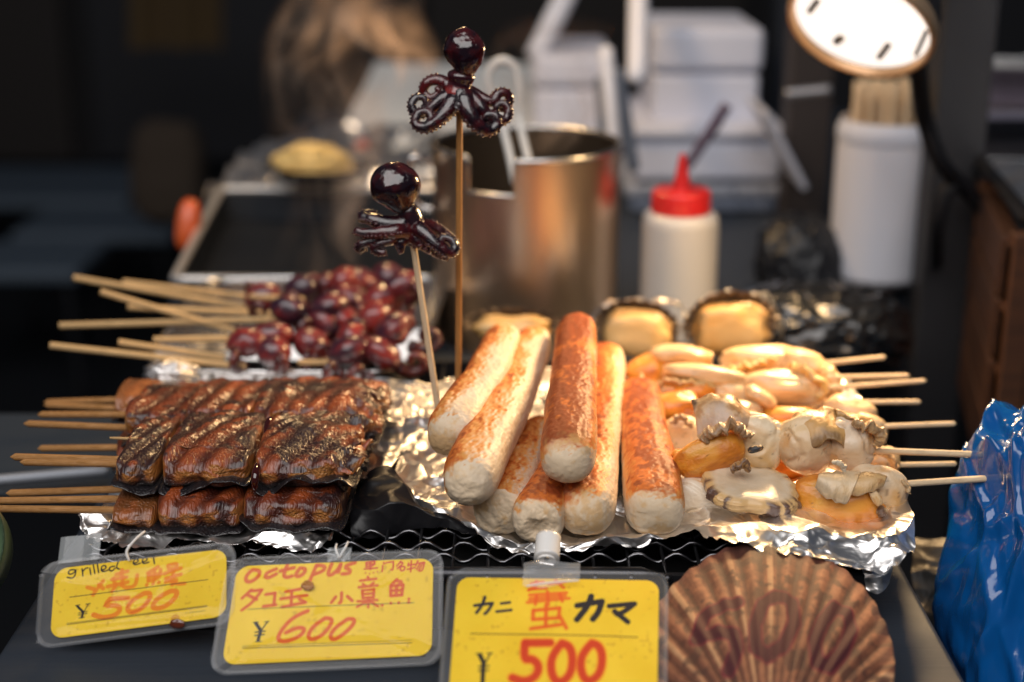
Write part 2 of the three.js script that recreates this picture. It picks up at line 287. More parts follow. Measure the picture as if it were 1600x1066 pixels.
// ---------------------------------------------------------------- grilled eel
function slab(x0, x1, zc, yc, hz, hy, { slant = 0.3, ridge = 0.0024, lam = 0.0155, sx = 0, ragged = 0, seedk = 1, orange = 0, tiltZ = 0 } = {}) {
  const L = x1 - x0, r = hy * 0.6, W = hz - r, HH = hy - r, per = [2 * W, Math.PI / 2 * r, 2 * HH, Math.PI / 2 * r, 2 * W, Math.PI / 2 * r, 2 * HH, Math.PI / 2 * r], tot = per.reduce((a, b) => a + b);
  const cs = (v) => { // z (towards the eye +), y
    let s = v * tot, k = 0; while (k < 7 && s > per[k]) { s -= per[k]; k++; } const f = per[k] ? s / per[k] : 0, a = f * Math.PI / 2;
    switch (k) {
      case 0: return [-W + 2 * W * f, HH + r]; case 1: return [W + r * Math.sin(a), HH + r * Math.cos(a)]; case 2: return [W + r, HH - 2 * HH * f]; case 3: return [W + r * Math.cos(a), -HH - r * Math.sin(a)];
      case 4: return [W - 2 * W * f, -HH - r]; case 5: return [-W - r * Math.sin(a), -HH - r * Math.cos(a)]; case 6: return [-W - r, -HH + 2 * HH * f]; default: return [-W - r * Math.cos(a), HH + r * Math.sin(a)];
    }
  };
  const nu = Math.max(36, Math.round(L / 0.0009)), nv = Math.round(tot / 0.0011), bk = {};
  const g = grid(nu, nv, (u, v) => {
    const t = 0.5 - 0.5 * Math.cos(Math.PI * u), e = Math.pow(Math.max(0, 1 - Math.pow(Math.abs(2 * t - 1), 14)), 0.5);
    let [z, y] = cs(1 - v); z *= 0.25 + 0.75 * e; y *= e;
    let x = x0 + L * t;
    const up = sst(-0.2, 0.7, y / hy), zn = z / hz;
    const ph = (x + slant * z + 0.007 * noise(x * 26, z * 26, seedk)) / lam;
    const w = 0.5 - 0.5 * Math.cos(2 * Math.PI * ph), am = ridge * (0.35 + 0.75 * (0.5 + 0.5 * noise(x * 45, z * 22, seedk + 5)));
    const patch = sst(-0.15, 0.25, fbm(x * 55, z * 55, seedk + 9, 3));
    y += up * e * (am * (Math.pow(w, 0.7) - 0.6) + 0.0028 * fbm(x * 48, z * 48, seedk + 3, 4));
    y += -0.0045 * zn * zn * up + 0.0016 * noise(x * 45 + 9, z * 45, seedk);
    if (zn > 0.6) z += 0.0014 * (w - 0.5) + 0.0055 * fbm(x * 75, y * 130, seedk + 8, 4);
    if (ragged) { const q = sst(0.7, 1, t); x += q * 0.012 * fbm(z * 130, y * 200, seedk + 21, 3); y -= q * 0.004; y += q * 0.004 * noise(z * 160, x * 160, 4); }
    y += (0.0003 + 0.0008 * patch) * (0.5 - worley(x * 430, z * 430 + y * 300, seedk)[0]) * up;
    return [x, yc + y + tiltZ * z, zc + z];
  }, {
    wrap: true, uv: (u, v, x, y, z) => [x, z + y],
    col: (u, v, p, n) => {
      const [x, y, z] = p, yr = (y - yc - tiltZ * (z - zc)) / hy, zr = (z - zc) / hz;
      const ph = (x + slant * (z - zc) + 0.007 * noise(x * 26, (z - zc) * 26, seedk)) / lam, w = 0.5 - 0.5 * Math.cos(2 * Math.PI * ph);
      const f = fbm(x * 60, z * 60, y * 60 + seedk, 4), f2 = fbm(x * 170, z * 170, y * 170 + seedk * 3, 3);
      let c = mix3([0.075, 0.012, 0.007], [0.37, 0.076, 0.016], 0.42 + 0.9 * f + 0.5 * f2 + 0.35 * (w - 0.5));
      c = mix3(c, [0.020, 0.010, 0.012], sst(0.06, 0.26, f2 * 0.6 + fbm(x * 38 + 7, z * 38, seedk + 2, 3)) * 0.95);
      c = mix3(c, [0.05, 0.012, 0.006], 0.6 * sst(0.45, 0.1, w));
      if (n[1] < 0.55) { const flesh = mix3([0.30, 0.085, 0.018], [0.46, 0.19, 0.045], 0.5 + f2 + 0.5 * (w - 0.5)); c = mix3(c, flesh, sst(0.55, 0.1, n[1]) * sst(-0.1, 0.4, w + 0.8 * f) * sst(-0.75, -0.2, yr)); }
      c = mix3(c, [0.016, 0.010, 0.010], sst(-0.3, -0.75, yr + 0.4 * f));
      if (orange) c = mix3(c, [0.46, 0.16, 0.035], orange * (0.6 + 0.6 * f));
      return c;
    },
  });
  return g;
}
function skinSheet(x0, x1, zc, y, hz, seedk) {
  return grid(Math.round((x1 - x0) / 0.0012), 60, (u, v) => {
    const x = lerp(x0 - 0.002, x1 + 0.002, u), a = v * 2 * Math.PI, e = Math.pow(Math.max(0, 1 - Math.pow(Math.abs(2 * u - 1), 20)), 0.5);
    const ca = Math.sign(Math.cos(a)) * Math.pow(Math.abs(Math.cos(a)), 0.35), front = Math.max(0, ca);
    const z = (hz + 0.0022 + 0.002 * fbm(x * 120, 2, seedk, 3) * 2 + 0.0006) * ca * (0.4 + 0.6 * e);
    const wav = 0.0055 * (noise(x * 55, 1, seedk) + 0.5 * noise(x * 120, 4, seedk)) * front;
    return [x, y + 0.0021 * Math.sin(a) * e + wav + 0.0012 * front, zc + z + 0.0022 * front];
  }, { wrap: true, uv: (u, v, x, yy, z) => [x, z] });
}
function eelSkewer(label, segs, sticks) {
  const s0 = segs[0], t = thing('eel_skewer', V((s0[0] + segs[segs.length - 1][1]) / 2, s0[3] - s0[5], s0[2]), label, 'eel skewer', undefined);
  segs.forEach(([x0, x1, zc, yc, hz, hy, o], i) => {
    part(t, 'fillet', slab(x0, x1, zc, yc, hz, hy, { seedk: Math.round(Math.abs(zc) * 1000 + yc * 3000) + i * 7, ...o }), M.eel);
    part(t, 'skin', skinSheet(x0, x1, zc, yc - hy + 0.0012, hz, i + 3 + Math.round(yc * 900)), M.skin);
  });
  sticks.forEach(([ax, ay, bx, by, hd, m]) => part(t, 'stick', rod(H(ax, ay, hd), H(bx, by, hd).add(V(0.02, 0, 0)), 0.0023, 10), m ?? M.bambooDark));
  return t;
}
const xa = (px, hd, y) => (px - 800) * pxm(hd, y);
{
  const f = (px, hd, y) => xa(px, hd, y);
  eelSkewer('lower front skewer of dark glazed eel, lowest of the pile', [
    [f(180, 0.80, 0.013), f(250, 0.80, 0.013), -0.822, 0.0115, 0.036, 0.0085, { orange: 0.55, ridge: 0.001 }],
    [f(247, 0.80, 0.013), f(384, 0.80, 0.013), -0.822, 0.014, 0.037, 0.0105, {}],
    [f(381, 0.80, 0.013), f(540, 0.80, 0.013), -0.822, 0.014, 0.037, 0.0105, { slant: 0.5 }],
  ], [[-30, 795, 190, 798, 0.80], [-12, 783, 188, 779, 0.815], [8, 771, 182, 763, 0.83]]);
  eelSkewer('hidden lower skewer of eel at the back under the top pieces', [
    [f(196, 0.91, 0.013), f(390, 0.91, 0.013), -0.91, 0.014, 0.038, 0.0105, {}],
    [f(388, 0.91, 0.013), f(575, 0.91, 0.013), -0.91, 0.014, 0.038, 0.0105, {}],
  ], [[58, 701, 195, 699, 0.90]]);
  const glazed = eelSkewer('top skewer of glossy eel with three fillets and a dripping sauce pool', [
    [f(187, 0.82, 0.04), f(254, 0.82, 0.04), -0.842, 0.0335, 0.041, 0.0095, { lam: 0.012, slant: 0.35 }],
    [f(256, 0.82, 0.04), f(398, 0.82, 0.04), -0.842, 0.0355, 0.042, 0.0105, { slant: 0.38, tiltZ: -0.02 }],
    [f(400, 0.82, 0.04), f(560, 0.82, 0.04), -0.842, 0.036, 0.042, 0.0110, { slant: 0.6, ragged: 1, tiltZ: -0.02 }],
  ], [[15, 714, 192, 720, 0.825], [30, 722, 195, 726, 0.823]]);
  eelSkewer('back skewer of eel on top of the pile with ragged charred end', [
    [f(212, 0.92, 0.045), f(316, 0.92, 0.045), -0.918, 0.0325, 0.042, 0.0105, { slant: 0.2, tiltZ: 0.1 }],
    [f(305, 0.92, 0.045), f(412, 0.92, 0.045), -0.918, 0.034, 0.043, 0.0115, { slant: 0.2, tiltZ: 0.1 }],
    [f(404, 0.92, 0.045), f(598, 0.92, 0.045), -0.918, 0.034, 0.044, 0.0125, { slant: 0.15, ragged: 1, tiltZ: 0.1 }],
  ], [[36, 662, 215, 671, 0.90], [58, 648, 215, 648, 0.925]]);
  eelSkewer('rearmost eel skewer, only its orange end shows behind the pile', [
    [f(190, 0.975, 0.03), f(250, 0.975, 0.03), -0.968, 0.018, 0.022, 0.012, { orange: 0.9, ridge: 0.001 }],
    [f(252, 0.975, 0.03), f(420, 0.975, 0.03), -0.972, 0.014, 0.022, 0.012, {}],
  ], [[68, 629, 200, 623, 0.98], [68, 633, 225, 642, 0.965]]);
  part(glazed, 'sauce', sweep(crv([H(424, 652, 0.868), H(415, 690, 0.845), H(404, 722, 0.815), H(399, 745, 0.797), H(398, 772, 0.796)]), 60, 20, (s) => lerp(0.0052, 0.0022, s) * (1 + 0.25 * noise(s * 9, 1, 2)), { power: 4 }), phy([0.035, 0.004, 0.003], 0.08, { clearcoat: 1 }));
  // loose stick tip on the near fillet
  single('skewer_tip', taper(H(171, 684.5, 0.835), H(266, 688, 0.842), 0.0007, 0.0018), M.bamboo, 'short pointed bamboo skewer tip lying across the top eel', 'skewer');
}
// ---------------------------------------------------------------- crab sticks
function crabStick(label, a, b, r, { brown = [-0.35, 0.9, 0.2], amt = 0.5, torn = 0, sk = 1, tip = 0, bend = V(0, 0, 0) } = {}) {
  const t = thing('crab_stick', V(a.x, a.y - r, a.z), label, 'crab stick');
  const mid = a.clone().lerp(b, 0.5).add(bend), c = crv([b, b.clone().lerp(mid, 0.5), mid, mid.clone().lerp(a, 0.5), a]);
  const bd = V(...brown).normalize();
  const ax = a.clone().sub(b).normalize();
  const g = sweep(c, 320, 150, (s, ph) => {
    const q = 1 + 0.05 * noise(s * 9, Math.cos(ph) * 1.2, Math.sin(ph) * 1.2 + sk) + 0.02 * fbm(s * 40, Math.cos(ph) * 3, Math.sin(ph) * 3 + sk, 3);
    const sq = 1 / Math.pow(Math.pow(Math.abs(Math.cos(ph)), 3) + Math.pow(Math.abs(Math.sin(ph)), 3), 1 / 3);
    return r * q * lerp(1, sq, 0.55) * (0.84 + 0.18 * s);
  }, { power: 8 });
  // rough, torn front face
  const p = g.attributes.position, tmp = V(0, 0, 0);
  for (let i = 0; i < p.count; i++) {
    tmp.fromBufferAttribute(p, i); const d = tmp.clone().sub(a).dot(ax) / r;
    const k = sst(-0.6, -0.05, d), n = fbm(tmp.x * 130, tmp.y * 130, tmp.z * 130 + sk, 4), w = worley(tmp.x * 330, tmp.y * 330, sk)[0];
    const mv = k * (0.05 + 0.75 * torn) * (0.0034 * fbm(tmp.x * 90, tmp.y * 90, tmp.z * 90 + sk, 3) + 0.0007 * (0.4 - w) + 0.0012 * n) - torn * k * 0.004 * sst(-0.2, 0.5, noise(tmp.x * 75, tmp.y * 75, sk + 2));
    tmp.addScaledVector(ax, mv); 
    const gr = 0.0006 * fbm(tmp.x * 560, tmp.y * 560, tmp.z * 300 + sk, 2) + 0.00028 * noise(tmp.x * 300, tmp.y * 300, tmp.z * 50); tmp.y += gr; tmp.x += gr * 0.5;
    p.setXYZ(i, tmp.x, tmp.y, tmp.z);
  }
  g.computeVertexNormals();
  const N = g.attributes.normal, C = new Float32Array(p.count * 3), nn = V(0, 0, 0);
  // join the normals across the seam
  const nv = 151; for (let i = 0; i < p.count; i += nv) { nn.fromBufferAttribute(N, i).add(tmp.fromBufferAttribute(N, i + nv - 1)).normalize(); N.setXYZ(i, nn.x, nn.y, nn.z); N.setXYZ(i + nv - 1, nn.x, nn.y, nn.z); }
  for (let i = 0; i < p.count; i++) {
    tmp.fromBufferAttribute(p, i); nn.fromBufferAttribute(N, i);
    const s = tmp.clone().sub(a).dot(ax) / r, along = -s * r;
    const ndot = nn.clone().addScaledVector(ax, -nn.dot(ax)).normalize().dot(bd) * (Math.abs(nn.dot(ax)) > 0.8 ? 0 : 1);
    const big = fbm(tmp.x * 45, tmp.y * 45, tmp.z * 28 + sk, 3), fine = fbm(tmp.x * 260, tmp.y * 260, tmp.z * 160 + sk, 4), speck = fbm(tmp.x * 620, tmp.y * 620, tmp.z * 420, 2);
    const face = sst(0.25, 0.9, nn.dot(ax) + 0.5 * fine + 0.45 * big) * sst(-1.4, -0.4, s);
    let m = 1.25 * ndot + 0.8 * big + 0.26 * fine + (amt - 0.5) * 1.5 - face * 1.3;
    let c = mix3([0.64, 0.50, 0.35], [0.74, 0.63, 0.49], 0.5 + fine);
    c = mix3(c, [0.66, 0.27, 0.05], sst(-0.05, 0.55, m) * 0.92);
    c = mix3(c, [0.50, 0.115, 0.016], sst(0.38, 0.95, m + 0.4 * speck + 0.3 * fine) * 0.92);
    c = mix3(c, [0.20, 0.032, 0.008], sst(0.95, 1.5, m + 0.9 * fine + 0.4 * speck) * 0.85);
    if (face > 0) { c = mix3(c, mix3([0.74, 0.57, 0.38], [0.64, 0.37, 0.13], sst(0.0, 0.4, big + 0.6 * fine)), face * 0.72); }
    C.set(c, i * 3);
  }
  g.setAttribute('color', new THREE.BufferAttribute(C, 3));
  part(t, 'body', g, M.crab);
  if (tip) part(t, 'stick', rod(b.clone().addScaledVector(ax, 0.01), b.clone().addScaledVector(ax, -tip), 0.0024, 10), M.bambooPale);
  return t;
}
const CR = 0.0163;
crabStick('browned crab stick in the lower layer, torn white end between the others', P(773, 808, 0.0165), P(850, 670, 0.0175), CR * 0.95, { amt: 0.40, torn: 0.8, sk: 3, brown: [-0.6, 0.8, 0.1] });
crabStick('short-looking torn crab stick at the very bottom under the fat upright one', P(834, 821, 0.0165), P(905, 690, 0.0165), CR * 0.95, { amt: 0.62, torn: 1, sk: 4, brown: [-0.1, 1, 0.2] });
crabStick('long crab stick with dark brown flank beside the topmost stick', P(914, 813, 0.0175), P(948, 552, 0.024), CR * 1.07, { amt: 0.56, torn: 0.2, sk: 6, brown: [-0.75, 0.75, 0.1], tip: 0 });
crabStick('separate crab stick lying next to the scallops with a dark red streak', P(1026, 809, 0.0165), P(996, 610, 0.018), CR * 1.1, { amt: 0.60, torn: 0.1, sk: 7, brown: [0.15, 1, 0.2] });
crabStick('pale crab stick with a thin torn front, second from the eel side', P(724, 766, 0.042), P(838, 527, 0.047), CR * 1.0, { amt: 0.40, torn: 0.7, sk: 2, brown: [-0.85, 0.55, 0.1], bend: V(0.002, 0.001, 0) });
crabStick('curved pale crab stick nearest the eel, brown along its upper edge', P(697, 690, 0.047), P(790, 525, 0.054), CR * 0.98, { amt: 0.38, torn: 0.25, sk: 1, brown: [-0.9, 0.5, -0.1], bend: V(0.006, 0.004, 0) });
crabStick('topmost crab stick, richly browned with the skewer tip showing', P(886, 730, 0.051), P(902, 507, 0.061), CR * 1.02, { amt: 0.74, torn: 0.2, sk: 5, brown: [-0.25, 1, 0.1], tip: 0.016 });
// ---------------------------------------------------------------- scallop skewers
const PALE = [0.55, 0.33, 0.135], WHITE = [0.70, 0.49, 0.27], ROE = [0.66, 0.20, 0.012], TAN = [0.42, 0.22, 0.08];
const muscle = (px, py, hd, rx, ry, rz, roll = 0, o = {}) => { const k = pxm(hd, 0.02), s = Math.round(px + py); return blob(H(px, py, hd), [rx * k * 1.07, ry * k * 1.1, rz * k], { roll, e: o.e ?? 0.86, nu: 64, nv: 90, shape: o.shape, bump: (x, y, z) => 0.13 * noise(x * 1.7 + s, y * 1.7, z * 1.7) + 0.03 * fbm(x * 4, y * 4 + s, z * 4, 3) - 0.10 * sst(0.16, 0, Math.abs(noise(x * 1.3, y * 1.3 + s, z * 1.3))) * sst(-0.2, 0.4, noise(x * 2 + 5, y * 2, s)), col: (x, y, z) => { const f = fbm(x * 1.6, y * 1.6 + s, z * 1.6, 3), q = fbm(x * 9, y * 9, z * 9 + s, 3); let c = mix3(o.c0 ?? WHITE, o.c1 ?? PALE, 0.62 - 0.75 * y + 1.2 * f); c = mix3(c, [0.58, 0.29, 0.09], sst(0.12, 0.5, f + 0.4 * q) * 0.7); return mix3(c, [0.06, 0.03, 0.02], sst(0.42, 0.5, q) * (o.dots ?? 0.5)); } }); };
const roe = (px, py, hd, rx, ry, rz, roll = 0, o = {}) => { const k = pxm(hd, 0.02), s = Math.round(px * 3 + py); return blob(H(px, py, hd), [rx * k * 1.04, ry * k * 1.06, rz * k], { roll, e: 0.88, nu: 64, nv: 90, shape: o.shape, bump: (x, y, z) => 0.10 * noise(x * 1.5 + s, y * 1.5, z * 1.5) + 0.035 * fbm(x * 4, y * 4 + s, z * 4, 3), col: (x, y, z) => { const f = fbm(x * 2, y * 2 + s, z * 2, 4), q = fbm(x * 11, y * 11, z * 11 + s, 2); let c = mix3(ROE, [0.70, 0.33, 0.045], 0.35 + 1.2 * f + 0.2 * y); c = mix3(c, [0.45, 0.14, 0.015], sst(0.05, -0.4, f) * 0.7); return mix3(c, [0.10, 0.04, 0.02], sst(0.45, 0.55, q) * 0.6); } }); };
// the frilled rim: a thick ribbon along pixel points [px, py, hd]
function mantle(pts, w, th, { freq = 70, amp = 0.0022, side = V(0, 0.5, 1), dark = 0.7, sk = 1, base = TAN, spot = 0 } = {}) {
  const c = crv(pts.map((q) => H(...q))), L = c.getLength(), sd = side.clone().normalize();
  return grid(140, 40, (u, v) => {
    const p = c.getPointAt(u), tan = c.getTangentAt(u), n = tan.clone().cross(sd).normalize(), b = n.clone().cross(tan).normalize();
    const a = v * 2 * Math.PI, e = Math.pow(Math.max(0.02, 1 - Math.pow(Math.abs(2 * u - 1), 6)), 0.5), out = (1 + Math.cos(a)) / 2;
    const ww = w * e * (1 + 0.3 * noise(u * 7, 2, sk)), ru = amp * out * (noise(u * L * freq * 4, 3, sk) + 0.6 * noise(u * L * freq * 9, 5, sk)) + 0.0006 * fbm(u * 60, v * 16, sk, 2);
    return p.addScaledVector(b, ww * Math.cos(a)).addScaledVector(n, th * e * Math.sin(a) * (1 + 0.3 * noise(u * 20, v * 6, sk)) + ru);
  }, { wrap: true, uv: (u, v) => [u * L, v * 0.04], col: (u, v) => {
    const a = v * 2 * Math.PI, out = (1 + Math.cos(a)) / 2, f = fbm(u * 30, v * 9, sk, 3);
    let c = mix3(base, [0.70, 0.50, 0.28], 0.5 + f * 1.2 - 0.3 * out);
    c = mix3(c, [0.10, 0.045, 0.025], sst(0.62, 0.98, out + 0.55 * f) * dark);
    if (spot) c = mix3(c, [0.07, 0.035, 0.03], sst(0.2, 0.5, noise(u * spot, 1, sk) ) * sst(0.3, 0.6, out) * 0.85);
    return c;
  } });
}
// a thick folded flap of mantle between an upper and a lower line of pixel points [px, py, hd]
function flap(A, B, th, { sk = 1, edge0 = 0.8, edge1 = 0, mid = [0.55, 0.4, 0.28], bulge = 0.003, ruf = 1 } = {}) {
  const ca = crv(A.map((q) => H(...q))), cb = crv(B.map((q) => H(...q)));
  return grid(110, 90, (u, v) => {
    const s = v < 0.5 ? v * 2 : 2 - v * 2, top = v < 0.5 ? 1 : -1, rim = Math.pow(Math.max(0, 1 - Math.pow(Math.abs(2 * s - 1), 8)), 0.5) * Math.pow(Math.max(0, 1 - Math.pow(Math.abs(2 * u - 1), 14)), 0.5);
    const p = ca.getPointAt(u).lerp(cb.getPointAt(u), s), wav = ruf * (0.0030 * noise(p.x * 70, p.y * 70, p.z * 60 + sk) + 0.0009 * fbm(p.x * 150, p.y * 150, p.z * 150 + sk, 2) + 0.0024 * noise(u * 9, 3, sk) * Math.pow(Math.abs(2 * s - 1), 3));
    p.y += bulge * Math.sin(Math.PI * s) + wav + th * top * rim * 0.8; p.z += bulge * 0.7 * Math.sin(Math.PI * s) + th * top * rim * 0.6 + wav * 0.6; return p;
  }, { wrap: true, uv: (u, v) => [u * 0.04, v * 0.04], col: (u, v, p) => {
    const s = v < 0.5 ? v * 2 : 2 - v * 2, f = fbm(p[0] * 110, p[1] * 110, p[2] * 110 + sk, 4), g = fbm(p[0] * 420, p[1] * 420, p[2] * 420 + sk, 3);
    let c = mix3(mid, [0.64, 0.38, 0.14], 0.3 + 1.1 * f); c = mix3(c, [0.34, 0.15, 0.045], sst(0.0, 0.5, f + 0.6 * g) * 0.75);
    const e0 = sst(0.46, 0.2, s + 0.3 * f), e1 = sst(0.72, 0.94, s - 0.25 * f);
    c = mix3(c, mix3([0.05, 0.028, 0.022], [0.30, 0.16, 0.06], sst(-0.1, 0.35, noise(p[0] * 190, p[1] * 190, sk) + 0.6 * g)), Math.max(e0 * edge0, e1 * edge1));
    return c;
  } });
}
// rounded disc like a cut muscle with a spotted rim
function fan(px, py, hd, rx, ry, th, { roll = 0, pitch = 0.9, spots = 11, sk = 1 } = {}) {
  const k = pxm(hd, 0.02);
  return blob(H(px, py, hd), [rx * k, th * k, ry * k], { roll, pitch, e: 0.6, nu: 80, nv: 150, bump: (x, y, z) => { const r = Math.hypot(x, z), a = Math.atan2(z, x); return 0.05 * noise(x * 2 + sk, z * 2, 1) - (y > 0 ? 0.28 * sst(0.85, 0.2, r) : 0) + 0.05 * sst(0.7, 1, r) * noise(a * 7, sk, 2) + 0.025 * fbm(x * 7, y * 7, z * 7 + sk, 2); },
    col: (x, y, z) => { const r = Math.hypot(x, z), a = Math.atan2(z, x), f = fbm(x * 4 + sk, y * 4, z * 4, 3); let c = mix3([0.58, 0.43, 0.27], [0.66, 0.53, 0.38], 0.5 + f); const rim = sst(0.6, 0.86, r); c = mix3(c, [0.62, 0.37, 0.13], rim * 0.8); return mix3(c, [0.075, 0.035, 0.03], sst(-0.05, 0.35, noise(a * spots / 3.2, sk, 4) + 0.5 * f) * rim * sst(0.9, 0.45, y) * 0.95); } });
}
function scallopSkewer(label, base, parts, sticks) {
  const t = thing('scallop_skewer', base, label, 'scallop skewer');
  for (const [n, g] of parts) part(t, n, g, n === 'mantle' ? M.frill : M.scallop);
  for (const [ax, ay, ah, bx, by, bh, r] of sticks) part(t, 'stick', rod(H(ax, ay, ah), H(bx, by, bh), r ?? 0.0018, 10), M.bambooPale);
}
// the uppermost, furthest three skewers
scallopSkewer('rear scallop skewer of pale plump scallops under the half shells', P(1150, 575, 0.01), [
  ['muscle', muscle(1065, 557, 1.035, 48, 17, 40, -0.08)], ['muscle', muscle(1190, 565, 1.035, 62, 24, 45, 0.05, { c1: [0.72, 0.50, 0.26] })], ['muscle', muscle(1255, 572, 1.02, 36, 24, 34, -0.3)],
  ['roe', roe(1012, 582, 1.03, 36, 27, 40, 0.5)], ['mantle', mantle([[1075, 585, 1.02], [1120, 580, 1.015], [1165, 575, 1.01], [1215, 560, 1.01]], 0.006, 0.0025, { sk: 3, dark: 0.25, base: [0.70, 0.42, 0.12] })],
], [[1275, 569, 1.02, 1385, 558, 1.02]]);
scallopSkewer('middle scallop skewer with a long cream scallop on top of the heap', P(1150, 620, 0.01), [
  ['muscle', muscle(1100, 588, 0.99, 66, 17, 40, -0.12)], ['muscle', muscle(1226, 608, 0.98, 62, 26, 40, -0.04, { c1: [0.70, 0.42, 0.17] })], ['muscle', muscle(1298, 598, 1.0, 14, 26, 30, 0.15)], ['muscle', muscle(1140, 612, 0.985, 40, 22, 36, -0.3, { c0: [0.76, 0.58, 0.34] })],
  ['roe', roe(1042, 612, 0.985, 44, 20, 34, 0.1)], ['roe', roe(1085, 612, 0.975, 34, 14, 26, 0.1)],
  ['mantle', mantle([[1000, 585, 1.0], [1015, 610, 0.985], [1040, 596, 0.975], [1075, 600, 0.972], [1120, 603, 0.972]], 0.005, 0.0022, { sk: 8, dark: 0.3, base: [0.68, 0.44, 0.16] })], ['mantle', mantle([[1235, 572, 0.99], [1262, 585, 0.97], [1284, 600, 0.965], [1280, 625, 0.965]], 0.006, 0.0025, { sk: 5, dark: 0.15, base: [0.70, 0.44, 0.12] })],
], [[1290, 590, 0.99, 1422, 587, 0.99], [1290, 606, 0.98, 1449, 595, 0.98]]);
scallopSkewer('scallop skewer half hidden in the middle of the heap', P(1150, 650, 0.008), [
  ['roe', roe(1050, 636, 0.955, 40, 22, 30, 0.2)], ['muscle', muscle(1150, 650, 0.95, 40, 24, 34, 0)], ['muscle', muscle(1330, 645, 0.95, 40, 24, 34, -0.3)], ['roe', roe(1235, 655, 0.95, 45, 20, 30, 0)], ['muscle', muscle(1188, 622, 0.955, 26, 12, 18, -0.6)],
], [[1300, 629, 0.965, 1440, 628, 0.965]]);
scallopSkewer('scallop skewer behind the browned one, pale pieces peeping out', P(1150, 680, 0.005), [
  ['muscle', muscle(1062, 680, 0.93, 32, 27, 30, 0.1, { c1: WHITE })], ['mantle', mantle([[1048, 662, 0.915], [1066, 652, 0.912], [1084, 668, 0.91]], 0.004, 0.002, { sk: 2, dark: 0.5 })], ['muscle', muscle(1352, 676, 0.92, 30, 28, 30, 0)], ['roe', roe(1210, 690, 0.915, 60, 28, 24, 0.1)],
], [[1360, 667, 0.915, 1495, 662, 0.915]]);
scallopSkewer('scallop skewer low at the back with tan frilly end piece', P(1200, 740, 0.003), [
  ['roe', roe(1220, 728, 0.875, 56, 22, 24, 0.15)], ['muscle', muscle(1375, 722, 0.875, 30, 22, 26, 0.1)], ['mantle', mantle([[1350, 722, 0.853], [1372, 705, 0.853], [1392, 712, 0.853], [1400, 735, 0.853]], 0.006, 0.002, { sk: 12, dark: 0.35, base: [0.62, 0.40, 0.2] })],
], [[1390, 727, 0.872, 1496, 725, 0.872]]);
scallopSkewer('upper front scallop skewer with orange roe, charred frill and two plump muscles', P(1200, 745, 0.003), [
  ['roe', roe(1110, 711, 0.832, 55, 30, 26, 0.22, { shape: (q) => { q.y += 0.10 * Math.sin(q.x * 3); return q; } })], ['roe', roe(1062, 722, 0.84, 12, 20, 16, 0.2)], ['muscle', muscle(1178, 692, 0.848, 44, 43, 38, -0.35, { c0: [0.72, 0.57, 0.38], c1: [0.62, 0.34, 0.10] })],
  ['mantle', flap([[1079, 628, 0.858], [1100, 620, 0.858], [1122, 616, 0.858], [1144, 618, 0.858], [1166, 640, 0.86], [1186, 656, 0.862]], [[1090, 682, 0.838], [1110, 676, 0.836], [1135, 668, 0.834], [1155, 664, 0.834], [1172, 664, 0.84], [1188, 668, 0.85]], 0.0016, { ruf: 0.6, sk: 21, edge0: 0.95, mid: [0.50, 0.36, 0.26] })],
  ['mantle', mantle([[1094, 686, 0.832], [1112, 674, 0.829], [1138, 666, 0.828], [1160, 670, 0.829], [1174, 684, 0.829]], 0.006, 0.0035, { sk: 33, dark: 0.55, base: [0.46, 0.27, 0.13], amp: 0.0035 })],
  ['mantle', mantle([[1142, 736, 0.815], [1160, 724, 0.813], [1172, 730, 0.815]], 0.004, 0.0022, { sk: 41, dark: 0.9, amp: 0.003 })],
  ['muscle', muscle(1180, 702, 0.812, 12, 5, 6, 0.25, { c0: [0.012, 0.01, 0.012], c1: [0.02, 0.015, 0.015], dots: 0 })],
  ['muscle', muscle(1258, 694, 0.842, 41, 44, 38, 0.45, { c1: [0.56, 0.37, 0.22] })], ['muscle', muscle(1326, 694, 0.84, 39, 40, 36, -0.1, { c0: [0.74, 0.60, 0.45], c1: [0.62, 0.40, 0.22] })],
  ['mantle', flap([[1228, 660, 0.85], [1246, 644, 0.853], [1268, 638, 0.854], [1294, 640, 0.853], [1316, 650, 0.85]], [[1238, 676, 0.835], [1252, 692, 0.829], [1272, 700, 0.826], [1294, 694, 0.827], [1322, 704, 0.826]], 0.0013, { ruf: 1.0, sk: 52, edge0: 0.5, edge1: 0.6, mid: [0.54, 0.30, 0.10], bulge: 0.0035 })],
  ['mantle', flap([[1300, 640, 0.853], [1325, 646, 0.853], [1350, 650, 0.852], [1378, 666, 0.85]], [[1308, 652, 0.842], [1330, 658, 0.838], [1354, 666, 0.838], [1370, 686, 0.838]], 0.0013, { sk: 53, edge0: 0.5, edge1: 0.5, mid: [0.52, 0.29, 0.09] })],
  ['mantle', mantle([[1330, 662, 0.832], [1350, 664, 0.83], [1366, 672, 0.83], [1374, 686, 0.832], [1366, 700, 0.834]], 0.004, 0.0028, { sk: 58, dark: 0.5, amp: 0.003, base: [0.58, 0.35, 0.15] })],
  ['mantle', mantle([[1300, 720, 0.803], [1312, 726, 0.802], [1320, 736, 0.803]], 0.0025, 0.0015, { sk: 60, dark: 0.2, base: [0.7, 0.6, 0.45] })],
], [[1340, 703, 0.84, 1541, 711, 0.835, 0.0021], [1037, 709.5, 0.856, 1075, 711, 0.856, 0.0016]]);
